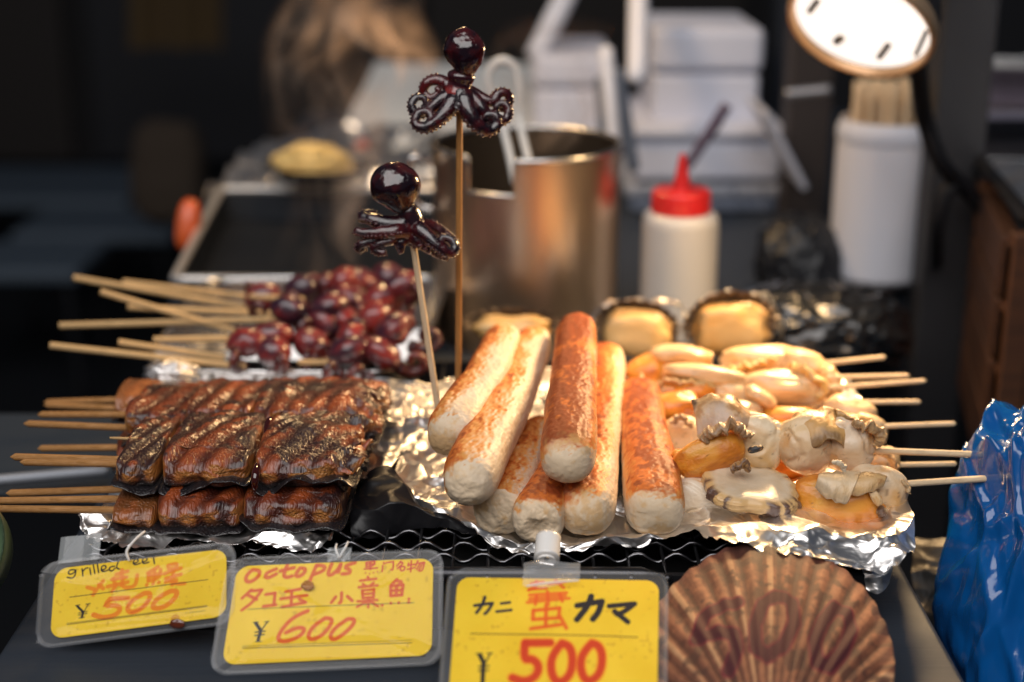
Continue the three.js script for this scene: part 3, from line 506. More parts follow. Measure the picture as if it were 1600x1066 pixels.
scallopSkewer('lowest front scallop skewer, one white scallop with a spotted rim and one orange', P(1235, 815, 0.002), [
  ['muscle', muscle(1106, 784, 0.822, 58, 33, 34, -0.22, { c0: [0.76, 0.65, 0.51], c1: [0.66, 0.50, 0.33], dots: 0.1, shape: (q) => { q.y *= 1 - 0.38 * sst(0, 1, q.x); return q; } })],
  ['muscle', muscle(1160, 802, 0.818, 40, 15, 22, -0.14, { c0: [0.74, 0.62, 0.48], c1: [0.64, 0.50, 0.34], dots: 0.1 })],
  ['muscle', fan(1172, 766, 0.812, 72, 58, 16, { roll: -0.10, pitch: 0.46, sk: 3, spots: 26 })],
  ['mantle', mantle([[1185, 806, 0.805], [1210, 802, 0.803], [1238, 794, 0.808], [1250, 790, 0.815]], 0.006, 0.004, { sk: 62, dark: 0.8, base: [0.32, 0.2, 0.12] })],
  ['roe', roe(1316, 783, 0.815, 77, 39, 38, -0.08, { shape: (q) => { q.y += 0.12 * q.x * q.x - 0.05; return q; } })],
  ['muscle', muscle(1368, 772, 0.82, 46, 42, 40, -0.15, { c0: [0.72, 0.56, 0.38], c1: [0.54, 0.30, 0.11] })],
  ['muscle', flap([[1278, 744, 0.814], [1298, 738, 0.815], [1325, 737, 0.815], [1345, 740, 0.814]], [[1274, 760, 0.801], [1288, 775, 0.797], [1306, 784, 0.795], [1322, 789, 0.795], [1330, 776, 0.797]], 0.0017, { ruf: 0.4, sk: 71, edge0: 0.0, edge1: 0.35, mid: [0.66, 0.49, 0.30], bulge: 0.005 })],
  ['mantle', flap([[1322, 744, 0.812], [1342, 740, 0.814], [1362, 740, 0.814], [1386, 748, 0.814]], [[1328, 772, 0.798], [1345, 774, 0.797], [1362, 769, 0.798], [1380, 762, 0.802]], 0.0016, { ruf: 0.4, sk: 70, edge0: 0.0, edge1: 0.25, mid: [0.58, 0.37, 0.17], bulge: 0.004 })],
  ['muscle', muscle(1369, 778, 0.800, 7, 13, 6, 0.5, { dots: 0 })], ['mantle', mantle([[1374, 792, 0.802], [1381, 802, 0.802], [1374, 814, 0.806]], 0.003, 0.003, { sk: 73, dark: 0.95, base: [0.2, 0.1, 0.05] })],
  ['mantle', mantle([[1410, 748, 0.815], [1418, 758, 0.812], [1416, 770, 0.812]], 0.0035, 0.0015, { sk: 75, dark: 0.3, base: [0.6, 0.4, 0.2] })],
], [[1395, 757.5, 0.82, 1584, 745, 0.815, 0.0021]]);
// ---------------------------------------------------------------- half shells with meat
function halfShell(label, px, py, hd, rx, ry, roll, pitch, mc) {
  const k = pxm(hd, 0.02), c = H(px, py, hd), t = thing('half_shell', c.clone().add(V(0, -ry * k, 0)), label, 'half shell');
  const dish = (r, dep, tk, o) => { const m = AX.clone().multiply(new THREE.Matrix4().makeRotationFromEuler(new THREE.Euler(pitch, 0, roll, 'ZYX'))); return grid(24, 110, (u, v) => { const a = v * 2 * Math.PI, rad = u <= 0.5 ? u * 2 : 2 - u * 2, sc = 1 + 0.035 * Math.cos(a * 22) * rad + 0.04 * noise(Math.cos(a) * 2, Math.sin(a) * 2, o); const q = V(Math.cos(a) * rad * sc * rx * k, Math.sin(a) * rad * sc * ry * k, -dep * (1 - rad * rad) + (u > 0.5 ? -tk : 0) + 0.002 * Math.cos(a * 22) * rad); return q.applyMatrix4(m).add(c); }, { wrap: true, col: (u, v, p) => { const f = fbm(p[0] * 150, p[1] * 150, p[2] * 150, 3); return mix3([0.05, 0.028, 0.016], [0.26, 0.17, 0.09], 0.4 + f + (u > 0.42 && u < 0.58 ? 0.3 : 0)); } }); };
  part(t, 'shell', dish(1, 0.014, 0.0025, px), M.frill);
  part(t, 'meat', blob(c.clone().add(V(0, -0.004, 0.002)), [rx * k * 0.78, ry * k * 0.80, 0.012], { roll, pitch, e: 0.7, bump: (x, y, z) => 0.12 * noise(x * 2 + px, y * 2, z * 2) + 0.03 * fbm(x * 6, y * 6, z * 6, 2), col: (x, y, z) => { const f = fbm(x * 2.2, y * 2.2 + px, z * 2.2, 4); return mix3(mix3(mc, [0.62, 0.42, 0.18], 0.5 + f), [0.12, 0.06, 0.02], sst(0.7, 1, Math.hypot(x, y) + 0.3 * f) * 0.7); } }), M.scallop);
  return t;
}
halfShell('dark half shell with tan meat under the squeeze bottle', 994, 512, 1.13, 68, 44, -0.12, 0.15, [0.52, 0.32, 0.11]);
halfShell('half shell with orange-brown meat at the end next to the black bag', 1142, 505, 1.13, 74, 52, 0.1, 0.2, [0.58, 0.31, 0.08]);
halfShell('low half shell with yellowish meat behind the crab sticks and before the pot', 800, 506, 1.16, 78, 26, 0.0, -0.2, [0.46, 0.27, 0.08]);
single('foil_collar', railSheet([[[930, 505, 0.012], [960, 486, 0.02], [1010, 478, 0.024], [1060, 478, 0.025], [1075, 505, 0.02], [1100, 480, 0.024], [1150, 466, 0.03], [1195, 474, 0.028], [1222, 520, 0.012]], [[925, 490, 0.016], [955, 470, 0.024], [1010, 464, 0.028], [1060, 466, 0.03], [1078, 490, 0.026], [1105, 466, 0.03], [1150, 452, 0.036], [1198, 460, 0.034], [1226, 505, 0.016]]].map((r, i) => r.map(([x, y, h]) => H(x, y, i ? 1.175 : 1.155))), 20, 160, { amp: 0.012 }), M.foil, 'bright foil collar folded up behind the half shells', 'foil');
// ---------------------------------------------------------------- octopus
function tentacle(pts, r0, r1, { suck = true, sk = 1, red = 0.2, out = 1 } = {}) {
  const c = crv(pts), L = c.getLength(), n = Math.max(40, Math.round(L / 0.0006));
  const col = (f) => mix3([0.010, 0.003, 0.006], [0.11, 0.007, 0.007], red * 0.8 + f);
  const list = [sweep(c, Math.min(150, n), 16, (t, a) => 1.4 * lerp(r0, r1, Math.pow(t, 0.8)) * (1 + 0.08 * noise(t * 14, Math.cos(a), sk) ), { power: 14, col: (t, a, p) => col(0.9 * fbm(p[0] * 260, p[1] * 260, p[2] * 260 + sk, 3)) })];
  if (suck) {
    const cen = V(0, 0, 0); pts.slice(-4).forEach((p) => cen.add(p)); cen.multiplyScalar(1 / Math.min(4, pts.length));
    for (let s = 0.004; s < L; ) {
      const t = s / L, p = c.getPointAt(t), tan = c.getTangentAt(t), r = 1.4 * lerp(r0, r1, Math.pow(t, 0.8)), rs = Math.max(0.0008, r * 0.26);
      const o = p.clone().sub(cen); o.addScaledVector(tan, -o.dot(tan)); if (o.lengthSq() < 1e-9 || t < 0.3) o.set(0, -1, 0).addScaledVector(tan, tan.y);
      o.normalize().multiplyScalar(out);
      for (const d of [-0.35, 0.35]) { const q = p.clone().addScaledVector(o.clone().add(V(0, 0, d)).normalize(), r * 0.98); list.push(tint(new THREE.SphereGeometry(rs, 7, 5).translate(q.x, q.y, q.z), col(0.25 + 0.3 * rnd()))); }
      s += rs * 2.3;
    }
  }
  return merge(list);
}
const headCol = (sk, red) => (x, y, z) => { const f = fbm(x * 2, y * 2 + sk, z * 2, 4); return mix3([0.010, 0.003, 0.006], [0.10, 0.008, 0.008], red + 1.1 * f + 0.12 * x); };
{
  const hd = 0.925, z = (x, y, d = 0) => H(630 + x / 5.61, 30 + y / 5.61, hd - d), k = pxm(hd, 0.2) / 5.61;
  const t = thing('upright_octopus_skewer', P(716, 720, 0.004), 'taller baby octopus on an upright brown stick, reddish head', 'octopus skewer');
  part(t, 'stick', rod(H(715.5, 700, hd - 0.004), H(718, 150, hd), 0.0021, 12), M.bambooDark);
  part(t, 'head', blob(z(538, 300), [190 * k, 215 * k, 185 * k], { nu: 60, nv: 80, shape: (q) => { const s = 1 - 0.42 * sst(0.2, -1, q.y); q.x *= s; q.z *= s; return q; }, bump: (x, y, zz) => 0.10 * noise(x * 2, y * 2, zz * 2) + 0.03 * fbm(x * 7, y * 7, zz * 7, 3), col: headCol(1, 0.3) }), M.octo);
  part(t, 'neck', sweep(crv([z(515, 440), z(505, 520), z(490, 600), z(480, 690)]), 40, 30, (s) => k * lerp(110, 120, s) * (1 + 0.1 * Math.sin(s * 9)), { power: 3, col: (s, a, p) => mix3([0.03, 0.006, 0.01], [0.28, 0.035, 0.03], sst(0.45, 0.75, s) * 0.8 + 0.5 * fbm(p[0] * 200, p[1] * 200, p[2] * 200, 3)) }), M.octo);
  const T = [
    [[[470, 640, 0], [410, 760, .008], [300, 890, .012], [190, 950, .012], [110, 915, .010], [130, 830, .008], [210, 810, .008], [245, 860, .010], [205, 905, .011]], 62, 20, 0.1],
    [[[440, 640, 0], [320, 720, .003], [200, 810, .004], [110, 830, .003], [75, 750, .002], [110, 690, 0], [175, 690, 0], [200, 750, .001], [155, 775, .001]], 52, 18, 0.1],
    [[[440, 620, -.004], [370, 560, -.008], [290, 530, -.010], [200, 570, -.010], [180, 640, -.010], [240, 690, -.008], [310, 640, -.008], [285, 590, -.008]], 48, 20, 0.75],
    [[[520, 640, .002], [560, 780, .010], [640, 910, .013], [740, 975, .012], [820, 930, .010], [810, 850, .009], [740, 840, .009], [700, 890, .010]], 72, 24, 0.05],
    [[[560, 640, 0], [670, 760, .006], [780, 880, .007], [890, 880, .005], [925, 800, .003], [880, 740, .002], [815, 770, .002], [825, 830, .003]], 55, 20, 0.3],
    [[[560, 620, -.003], [680, 690, 0], [780, 720, 0], [840, 650, -.003], [910, 650, -.004], [930, 730, -.004], [890, 790, -.003], [840, 750, -.003]], 48, 20, 0.5],
    [[[500, 640, -.004], [480, 760, -.004], [420, 830, -.004], [360, 840, -.002]], 50, 16, 0.1], [[[500, 640, .004], [500, 740, .010], [455, 800, .012]], 55, 20, 0.05],
  ];
  for (const [pts, a, b, red] of T) part(t, 'tentacle', tentacle(pts.map((p) => z(...p)), a * k, b * k, { red }), M.octo);
}
{
  const hd = 0.90, z = (x, y, d = 0) => H(540 + x / 5.92, 240 + y / 5.92, hd - d), k = pxm(hd, 0.15) / 5.92;
  const t = thing('upright_octopus_skewer', P(690, 700, 0.004), 'shorter baby octopus on a pale leaning stick, round black head', 'octopus skewer');
  part(t, 'stick', rod(H(690, 675, hd - 0.006), H(640, 345, hd), 0.0021, 12), M.bambooPale);
  part(t, 'head', blob(z(467, 315), [236 * k, 245 * k, 230 * k], { nu: 60, nv: 80, roll: 0.35, shape: (q) => { const s = 1 - 0.3 * sst(0, -1, q.y); q.x *= s; q.z *= s; return q; }, bump: (x, y, zz) => 0.07 * noise(x * 1.8, y * 1.8, zz * 1.8 + 4) + 0.02 * fbm(x * 7, y * 7, zz * 7, 3), col: headCol(7, 0.05) }), M.octo);
  part(t, 'neck', sweep(crv([z(540, 480), z(590, 560), z(620, 640), z(625, 720)]), 40, 30, (s) => k * lerp(100, 110, s), { power: 3, col: (s, a, p) => mix3([0.02, 0.006, 0.01], [0.3, 0.04, 0.03], sst(0.2, 0.5, s) * sst(0.9, 0.5, s) * sst(0.0, 0.3, p[0] + 0.065) + 0.2 * fbm(p[0] * 200, p[1] * 200, p[2] * 200, 3)) }), M.octo);
  const T = [
    [[[600, 650, 0], [450, 655, .004], [310, 635, .004], [210, 600, .002], [150, 590, 0], [190, 565, -.002], [270, 575, -.003], [300, 600, -.003]], 58, 22, 0.02],
    [[[600, 690, 0], [450, 720, .008], [310, 735, .010], [190, 735, .009], [75, 710, .007]], 62, 20, 0.35],
    [[[500, 740, 0], [360, 785, .006], [220, 815, .008], [130, 850, .008], [120, 890, .007], [190, 870, .006]], 42, 18, 0.3],
    [[[520, 740, 0], [420, 800, .008], [310, 840, .010], [260, 880, .010], [320, 915, .010], [380, 908, .010]], 34, 18, 0.4],
    [[[540, 760, 0], [505, 840, .006], [515, 930, .008]], 58, 14, 0.0],
    [[[620, 660, 0], [720, 730, .008], [850, 850, .012], [960, 920, .012], [1010, 880, .010], [980, 800, .008], [900, 780, .008], [890, 830, .009], [950, 880, .010]], 50, 16, 0.1],
    [[[600, 720, 0], [700, 810, .004], [830, 900, .005], [960, 965, .004]], 60, 24, 0.35],
    [[[660, 650, -.003], [780, 670, -.006], [880, 720, -.006], [970, 780, -.005], [1030, 850, -.004]], 42, 18, 0.35],
    [[[600, 680, .003], [640, 780, .004], [660, 860, .004]], 40, 12, 0.3],
  ];
  for (const [pts, a, b, red] of T) part(t, 'tentacle', tentacle(pts.map((p) => z(...p)), a * k * 1.3, b * k * 1.25, { red }), M.octo);
}
// ---------------------------------------------------------------- tray of octopus skewers
{
  const yr = 0.012, A = P(225, 578, yr), B = P(634, 581, yr), C = P(700, 433, yr), D = P(318, 437, yr);
  const loop = (y, s) => { const cx = (A.x + B.x + C.x + D.x) / 4, cz = (A.z + B.z + C.z + D.z) / 4, out = []; const q = [A, B, C, D]; for (let i = 0; i < 4; i++) { const p = q[i], a = q[(i + 3) % 4], b = q[(i + 1) % 4]; for (const f of [0.10, 0.03]) out.push(p.clone().lerp(a, f).add(V((cx - p.x) * (f < 0.05 ? 0.04 : 0.0), 0, (cz - p.z) * (f < 0.05 ? 0.04 : 0)))); for (const f of [0.03, 0.10]) out.push(p.clone().lerp(b, f).add(V((cx - p.x) * (f < 0.05 ? 0.04 : 0), 0, (cz - p.z) * (f < 0.05 ? 0.04 : 0)))); } return out.map((p) => V(cx + (p.x - cx) * s, y, cz + (p.z - cz) * s)); };
  const ring = (y, s) => new THREE.CatmullRomCurve3(loop(y, s), true, 'centripetal');
  const t = thing('steel_tray', V((A.x + C.x) / 2, TY, (A.z + C.z) / 2), 'shallow steel tray heaped with dark red octopus skewers', 'tray');
  part(t, 'rim', sweep(ring(yr, 1), 160, 10, () => 0.0026, { round: false }), M.steel);
  const r0 = ring(yr, 1), r1 = ring(TY + 0.006, 0.93);
  part(t, 'wall', grid(4, 160, (u, v) => r0.getPointAt(v % 1).lerp(r1.getPointAt(v % 1), u), { wrap: true }), M.steel);
  const cc = r1.getPointAt(0).lerp(r1.getPointAt(0.5), 0.5);
  part(t, 'tray_bottom', grid(4, 160, (u, v) => r1.getPointAt(v % 1).lerp(cc, u), { wrap: true }), M.steel);
}
const octoCol = (sk, red) => (x, y, z) => { const f = fbm(x * 2, y * 2 + sk, z * 2, 3); return mix3([0.035, 0.012, 0.024], [0.27, 0.024, 0.018], red + 1.0 * f); };
function trayOctopus(t, c, r, sk) {
  const red = 0.8 * hsh(sk, 3, 1);
  part(t, 'head', blob(c, [r * rr(0.9, 1.15), r * rr(0.68, 0.86), r * 0.9], { roll: rr(-0.9, 0.9), nu: 34, nv: 44, bump: (x, y, z) => 0.07 * noise(x * 2 + sk, y * 2, z * 2), col: octoCol(sk, red) }), M.octoDull);
  const a0 = rr(0, 6.28);
  for (let i = 0; i < 2; i++) {
    const a = a0 + i * 2.6, d = V(Math.cos(a), 0.25 * Math.sin(a * 2), Math.sin(a) * 0.8), u = V(0, 0.8, 0.25), b = c.clone().addScaledVector(d, r * 0.7).add(V(0, -r * 0.75, 0));
    const pts = [[0, 0], [0.6, -0.25], [1.2, -0.15], [1.65, 0.35], [1.45, 0.95], [0.95, 1.0], [0.75, 0.6], [1.0, 0.4]].map(([q, w]) => b.clone().addScaledVector(d, q * r * 0.9).addScaledVector(u, w * r));
    const g = sweep(crv(pts), 30, 9, (s) => r * lerp(0.36, 0.14, s), { power: 14, col: (s, aa, p) => mix3([0.03, 0.007, 0.010], [0.20, 0.022, 0.014], red * 0.6 + 0.1 + 0.8 * fbm(p[0] * 200, p[1] * 200, p[2] * 200, 2)) });
    part(t, 'tentacle', g, M.octoDull);
  }
}
const OS = [ // stick from -> to (photo px), distance, octopus spots along, label
  [[115, 434], [386, 482], 1.17, [[412, 466], [472, 450], [536, 440]], 'octopus skewer with its stick end highest in the tray'],
  [[192, 441], [400, 466], 1.19, [[505, 446], [562, 438], [612, 436]], 'octopus skewer at the far rim of the tray'],
  [[157, 456], [405, 532], 1.10, [[452, 484], [514, 480]], 'octopus skewer whose stick slopes across the others in the tray'],
  [[200, 480], [440, 491], 1.13, [[545, 466], [592, 468], [626, 446]], 'octopus skewer second from the far rim, short stick showing'],
  [[93, 509], [442, 497], 1.10, [[510, 505], [540, 500], [584, 498]], 'octopus skewer with the level stick in the middle of the tray'],
  [[240, 531], [412, 526], 1.07, [[424, 524], [486, 538]], 'octopus skewer with a short level stick near the tray front'],
  [[185, 535], [335, 558], 1.055, [[386, 536], [552, 528], [614, 516]], 'octopus skewer with a plump red head by the tray corner'],
  [[78, 540], [368, 572], 1.04, [[428, 550], [545, 548], [598, 552]], 'octopus skewer at the tray front, longest stick sticking out'],
];
OS.forEach(([a, b, hd, spots, label], i) => {
  const s = H(b[0], b[1], hd), t = thing('octopus_skewer', V(s.x, 0, s.z), label, 'octopus skewer');
  part(t, 'stick', taper(H(a[0], a[1], hd - 0.01), H(b[0] + 16, b[1] + 1, hd), 0.0026, 0.0024, 10), M.bamboo);
  spots.forEach(([x, y], j) => trayOctopus(t, H(x, y, hd + 0.003 * j), rr(0.0140, 0.0162), i * 10 + j));
});
single('octopus_stick', rod(H(388, 463, 1.16), H(476, 468, 1.155), 0.0024), M.bamboo, 'short bamboo stick showing between the octopus heads', 'stick');
single('octopus_stick', rod(H(464, 566, 1.03), H(515, 566, 1.03), 0.0022), M.bamboo, 'stub of bamboo stick at the front of the octopus tray', 'stick');
// ---------------------------------------------------------------- stock pot
{
  const c = V(0, 0, -1.315), R = 0.0845, top = 0.135, hook = 0; c.x = (823 - 800) * pxm(1.31, top);
  const t = thing('stock_pot', V(c.x, TY, c.z), 'tall stainless steel pot with a slot cut in its wall', 'pot');
  const a0 = -0.66, a1 = -0.13, dip = 0.030;   // slot, as angles round from the front towards +x
  const wall = (r, y0, y1, from, to, n) => grid(n, 3, (u, v) => { const a = lerp(from, to, u); return [c.x + r * Math.sin(a), lerp(y0, y1, v), c.z + r * Math.cos(a)]; }, { uv: (u, v) => [v * 0.2, lerp(from, to, u) * R] });
  const shell = (r) => merge([wall(r, TY, top - dip, a1, a1 + 2 * Math.PI, 120), wall(r, top - dip, top, a1, a0 + 2 * Math.PI, 110)]);
  const o = shell(R);
  part(t, 'outer_wall', o, new THREE.MeshStandardMaterial({ color: M.potSteelGlowTint.color, roughness: 0.34, metalness: 1, side: THREE.DoubleSide, bumpMap: scratch, bumpScale: 0.0002 }));
  part(t, 'inner_wall', shell(R - 0.002), std([0.10, 0.07, 0.045], 0.45, { metalness: 0.7, side: THREE.DoubleSide }));
  const arc = []; for (let i = 0; i <= 60; i++) { const a = lerp(a1, a0 + 2 * Math.PI, i / 60); arc.push(V(c.x + (R - 0.001) * Math.sin(a), top, c.z + (R - 0.001) * Math.cos(a))); }
  const low = []; for (let i = 0; i <= 12; i++) { const a = lerp(a0, a1, i / 12); low.push(V(c.x + (R - 0.001) * Math.sin(a), top - dip, c.z + (R - 0.001) * Math.cos(a))); }
  part(t, 'rim', sweep(crv(arc), 200, 10, () => 0.0028, { power: 90 }), M.steel);
  part(t, 'slot_edge', merge([sweep(crv(low), 40, 8, () => 0.0017), rod(arc[0].clone(), low[12], 0.0017), rod(arc[60].clone(), low[0], 0.0017)]), M.steel);
  part(t, 'sauce', new THREE.CircleGeometry(R - 0.003, 60).rotateX(-Math.PI / 2).translate(c.x, 0.066, c.z), phy([0.03, 0.015, 0.008], 0.12));
  const hx = c.x - R;
  part(t, 'handle', sweep(crv([V(hx + 0.002, top - 0.012, c.z + 0.03), V(hx - 0.016, top - 0.006, c.z + 0.034), V(hx - 0.021, top - 0.02, c.z + 0.034), V(hx - 0.012, top - 0.05, c.z + 0.03), V(hx + 0.002, top - 0.054, c.z + 0.03)]), 60, 10, () => 0.0032), M.steel);
  const L = H(803, 286, 1.27), q = (x, y, d = 1.27) => H(x, y, d);
  single('ladle_hook', sweep(crv([q(806, 290, 1.262), q(796, 240, 1.28), q(778, 170, 1.3), q(762, 128, 1.3), q(768, 103, 1.3), q(787, 93, 1.3), q(804, 104, 1.3), q(812, 140, 1.3), q(812, 185, 1.3), q(826, 250, 1.27), q(834, 280, 1.26)]), 120, 12, () => 0.0034, { power: 40 }), std([0.72, 0.70, 0.66], 0.35), 'bent pale hook handle hanging over the pot rim', 'ladle');
}
// ---------------------------------------------------------------- squeeze bottle
{
  const hd = 1.3, k = pxm(hd, 0.05), c = H(1059, 467, hd); c.y = 0;
  const t = thing('squeeze_bottle', V(c.x, TY, c.z), 'white squeeze bottle with a red pointed cap behind the half shells', 'bottle');
  const lat = (pts) => new THREE.LatheGeometry(pts.map(([r, y]) => new THREE.Vector2(r, y)), 56).translate(c.x, 0, c.z);
  const yt = H(1059, 330, hd).y, yc = H(1059, 296, hd).y, yn = H(1059, 240, hd).y, r = 60 * k;
  part(t, 'body', lat([[0, TY], [r * 0.94, TY], [r, TY + 0.006], [r * 1.0, yt - 0.012], [r * 0.97, yt - 0.004], [r * 0.86, yt], [0, yt]]), phy([0.52, 0.50, 0.47], 0.4, { clearcoat: 0.2 }));
  const cap = part(t, 'cap', lat([[0, yt - 0.001], [r * 0.76, yt - 0.001], [r * 0.78, yt + 0.002], [r * 0.77, yc - 0.003], [r * 0.7, yc], [r * 0.3, yc + 0.001], [0, yc + 0.001]]), M.red);
  part(t, 'nozzle', lat([[r * 0.25, yc], [r * 0.22, yc + 0.004], [r * 0.10, yn - 0.003], [r * 0.06, yn], [0, yn]]), M.red, cap);
}
// ---------------------------------------------------------------- white containers and boxes behind
{
  const hd = 1.5, k = pxm(hd, 0), c = H(1368, 448, hd), t = thing('stick_jar', V(c.x, TY, c.z), 'tall white jar filled with bamboo skewer sticks', 'jar');
  const yt = H(1368, 185, hd).y, R = 75 * k, n = 0.006;
  part(t, 'jar_body', new THREE.LatheGeometry([[0, TY], [R * 0.96, TY], [R, TY + 0.01], [R, yt - 0.03], [R * 0.97, yt - 0.012], [R * 0.95, yt], [R * 0.9, yt], [R * 0.9, yt - 0.05], [0, yt - 0.06]].map(([x, y]) => new THREE.Vector2(x, y)), 64).translate(c.x, 0, c.z), phy([0.74, 0.74, 0.80], 0.5));
  part(t, 'neck_band', new THREE.LatheGeometry([[R * 0.985, yt - 0.022], [R * 1.02, yt - 0.02], [R * 1.02, yt - 0.008], [R * 0.97, yt - 0.006]].map(([x, y]) => new THREE.Vector2(x, y)), 64).translate(c.x, 0, c.z), M.white);
  for (let i = 0; i < 44; i++) {
    const a = i * 2.39996, r = R * 0.8 * Math.sqrt((i + 0.5) / 44), x = c.x + r * Math.cos(a), z = c.z + r * Math.sin(a), h = rr(0.030, 0.042);
    const o = single('bamboo_stick', rod(V(x, yt - 0.05, z), V(x + rr(-0.004, 0.004), yt + h, z + rr(-0.004, 0.004)), 0.0033, 7), M.bambooPale, 'plain bamboo skewer stick standing in the tall white jar', 'stick', 'bamboo sticks packed in the white jar');
  }
}
function foamBox(label, px0, px1, py0, py1, hd, depth, lid, y0) {
  const a = H(px0, py1, hd), b = H(px1, py0, hd), w = b.x - a.x, bot = y0 ?? a.y, h = b.y - bot, x = (a.x + b.x) / 2;
  const t = thing('foam_box', V(x, bot, a.z - depth / 2), label, 'box');
  part(t, 'box_body', uvm(box(w * 0.95, h * (1 - lid), depth * 0.95, x, bot + h * (1 - lid) / 2, a.z - depth / 2, 0.008)), M.foam);
  part(t, 'lid', uvm(box(w, h * lid, depth, x, bot + h * (1 - lid / 2) + 0.001, a.z - depth / 2, 0.012)), M.foam);
}
foamBox('large white foam box with a stepped lid behind the red-capped bottle', 1012, 1198, 45, 275, 1.85, 0.20, 0.3);
foamBox('flat white foam box forming the base of the stack', 985, 1232, 200, 285, 1.80, 0.26, 0.25);
foamBox('low white foam box between the pot and the tall stack', 832, 962, 88, 215, 1.95, 0.22, 0.4);
{
  const a = H(985, 285, 1.8), b = H(1205, 480, 1.8), t = thing('plastic_crate', V((a.x + b.x) / 2, TY, a.z - 0.12), 'grey-blue plastic crate under the white foam boxes', 'crate');
  const w = b.x - a.x, h = a.y - TY, x = (a.x + b.x) / 2, m = std([0.20, 0.23, 0.30], 0.5), zc = a.z - 0.12;
  part(t, 'crate_body', box(w, h - 0.004, 0.24, x, TY + h / 2 - 0.002, zc, 0.006), m);
  for (let i = 0; i < 5; i++) part(t, 'rib', box(0.006, h * 0.8, 0.006, a.x + w * (0.1 + 0.2 * i), TY + h * 0.45, zc + 0.122, 0.001), m);
  part(t, 'top_edge', box(w + 0.012, 0.014, 0.25, x, a.y - 0.011, zc, 0.004), std([0.34, 0.36, 0.42], 0.5));
}
single('foam_sheet', new RoundedBoxGeometry(0.10, 0.008, 0.13, 2, 0.003).rotateZ(-1.05).translate(...H(1214, 222, 1.72).toArray()), M.foam, 'loose white foam sheet leaning on the side of the stack', 'foam sheet');
{ // white frame poles
  const p = (label, a, b, r, m) => single('frame_pole', rod(a, b, r, 12), m, label, 'pole');
  p('upright white frame pole beside the stack of foam boxes', H(999, -60, 1.82), H(996, 130, 1.7), 0.012, M.white);
  p('slanting white frame pole above the low foam box', H(905, -50, 2.05), H(835, 92, 1.98), 0.015, M.white);
  p('thin dark grey rod leaning between the pot and the foam boxes', H(966, 105, 1.62), H(992, 270, 1.62), 0.0065, std([0.13, 0.15, 0.19], 0.5));
  p('thin whitish rod rising behind the pot rim', H(946, 70, 1.7), H(962, 240, 1.65), 0.008, M.white);
  p('dark blue-grey rod behind the pot next to the low foam box', H(938, 120, 1.75), H(945, 230, 1.7), 0.007, std([0.06, 0.08, 0.12], 0.5));
}
{ const t = thing('basting_brush', H(1070, 262, 1.55), 'dark purple-grey handle slanting up behind the red bottle cap', 'brush'); const m = std([0.10, 0.07, 0.11], 0.45);
  part(t, 'handle', taper(H(1072, 262, 1.56), H(1122, 188, 1.56), 0.0052, 0.0068, 12), m); part(t, 'handle_end', rod(H(1116, 196, 1.56), H(1137, 163, 1.56), 0.0062, 12), m); }
// ---------------------------------------------------------------- white board, foil counter, black tray
{
  const q = [H(520, 262, 2.0), H(905, 262, 1.9), H(905, 118, 2.35), H(590, 118, 2.35)];
  const mid = V(0, 0, 0); q.forEach((v) => mid.addScaledVector(v, 0.25));
  const nrm = q[1].clone().sub(q[0]).cross(q[3].clone().sub(q[0])).normalize();
  const face = (d) => grid(12, 24, (u, v) => q[0].clone().lerp(q[1], v).lerp(q[3].clone().lerp(q[2], v), u).addScaledVector(nrm, d + 0.004 * noise(u * 4, v * 4, 1)));
  const g0 = face(0.02), g1 = face(0); const idx = g1.index.array; for (let i = 0; i < idx.length; i += 3) { const s = idx[i]; idx[i] = idx[i + 1]; idx[i + 1] = s; } g1.computeVertexNormals();
  const side = (a, b) => grid(1, 1, (u, v) => q[a].clone().lerp(q[b], v).addScaledVector(nrm, u * 0.02));
  const t = thing('white_board', mid, 'large off-white board sloping behind the steam and the pot', 'board');
  part(t, 'board_face', merge([g0, g1, side(0, 1), side(1, 2), side(2, 3), side(3, 0)]), std([0.60, 0.60, 0.58], 0.8, { side: THREE.DoubleSide }));
  part(t, 'red_stopper', blob(H(566, 240, 1.9), [0.010, 0.020, 0.01], { e: 0.8 }), std([0.30, 0.05, 0.035], 0.5));
}
single('foil_cover', railSheet([
  [[300, 345], [330, 318], [420, 300], [520, 298], [640, 292], [720, 285]], [[312, 305], [350, 280], [430, 268], [530, 262], [640, 255], [720, 250]], [[395, 225], [430, 215], [500, 208], [560, 205], [640, 200], [720, 195]],
].map((r, i) => r.map(([x, y]) => P(x, y, [-0.012, 0.012, 0.012][i]))), 80, 160, { amp: 0.05, s: 0.35 }), M.foil, 'crumpled foil covering the counter behind the black tray', 'foil');
{
  const c = P(497, 262, 0.03), t = thing('butter_dish', c, 'shallow silver dish with something pale yellow in it, on the foil', 'dish');
  part(t, 'dish', new THREE.LatheGeometry([[0, -0.012], [0.045, -0.012], [0.062, 0.004], [0.064, 0.004], [0.047, -0.014], [0, -0.014]].map(([a, b]) => new THREE.Vector2(a, b)), 40).scale(1.05, 1, 0.8).translate(c.x, c.y, c.z), M.steel);
  part(t, 'yellow_heap', blob(c.clone().add(V(-0.005, 0.006, 0)), [0.046, 0.022, 0.04], { bump: (x, y, z) => 0.15 * noise(x * 3, y * 3, z * 3) }), std([0.72, 0.52, 0.20], 0.6));
}
single('orange_cap', blob(H(294, 352, 1.52), [0.0125, 0.028, 0.014], { e: 0.8, roll: -0.12 }), phy([0.62, 0.10, 0.02], 0.4, { clearcoat: 0.3 }), 'orange plastic end sticking out beside the black tray corner', 'plastic cap');
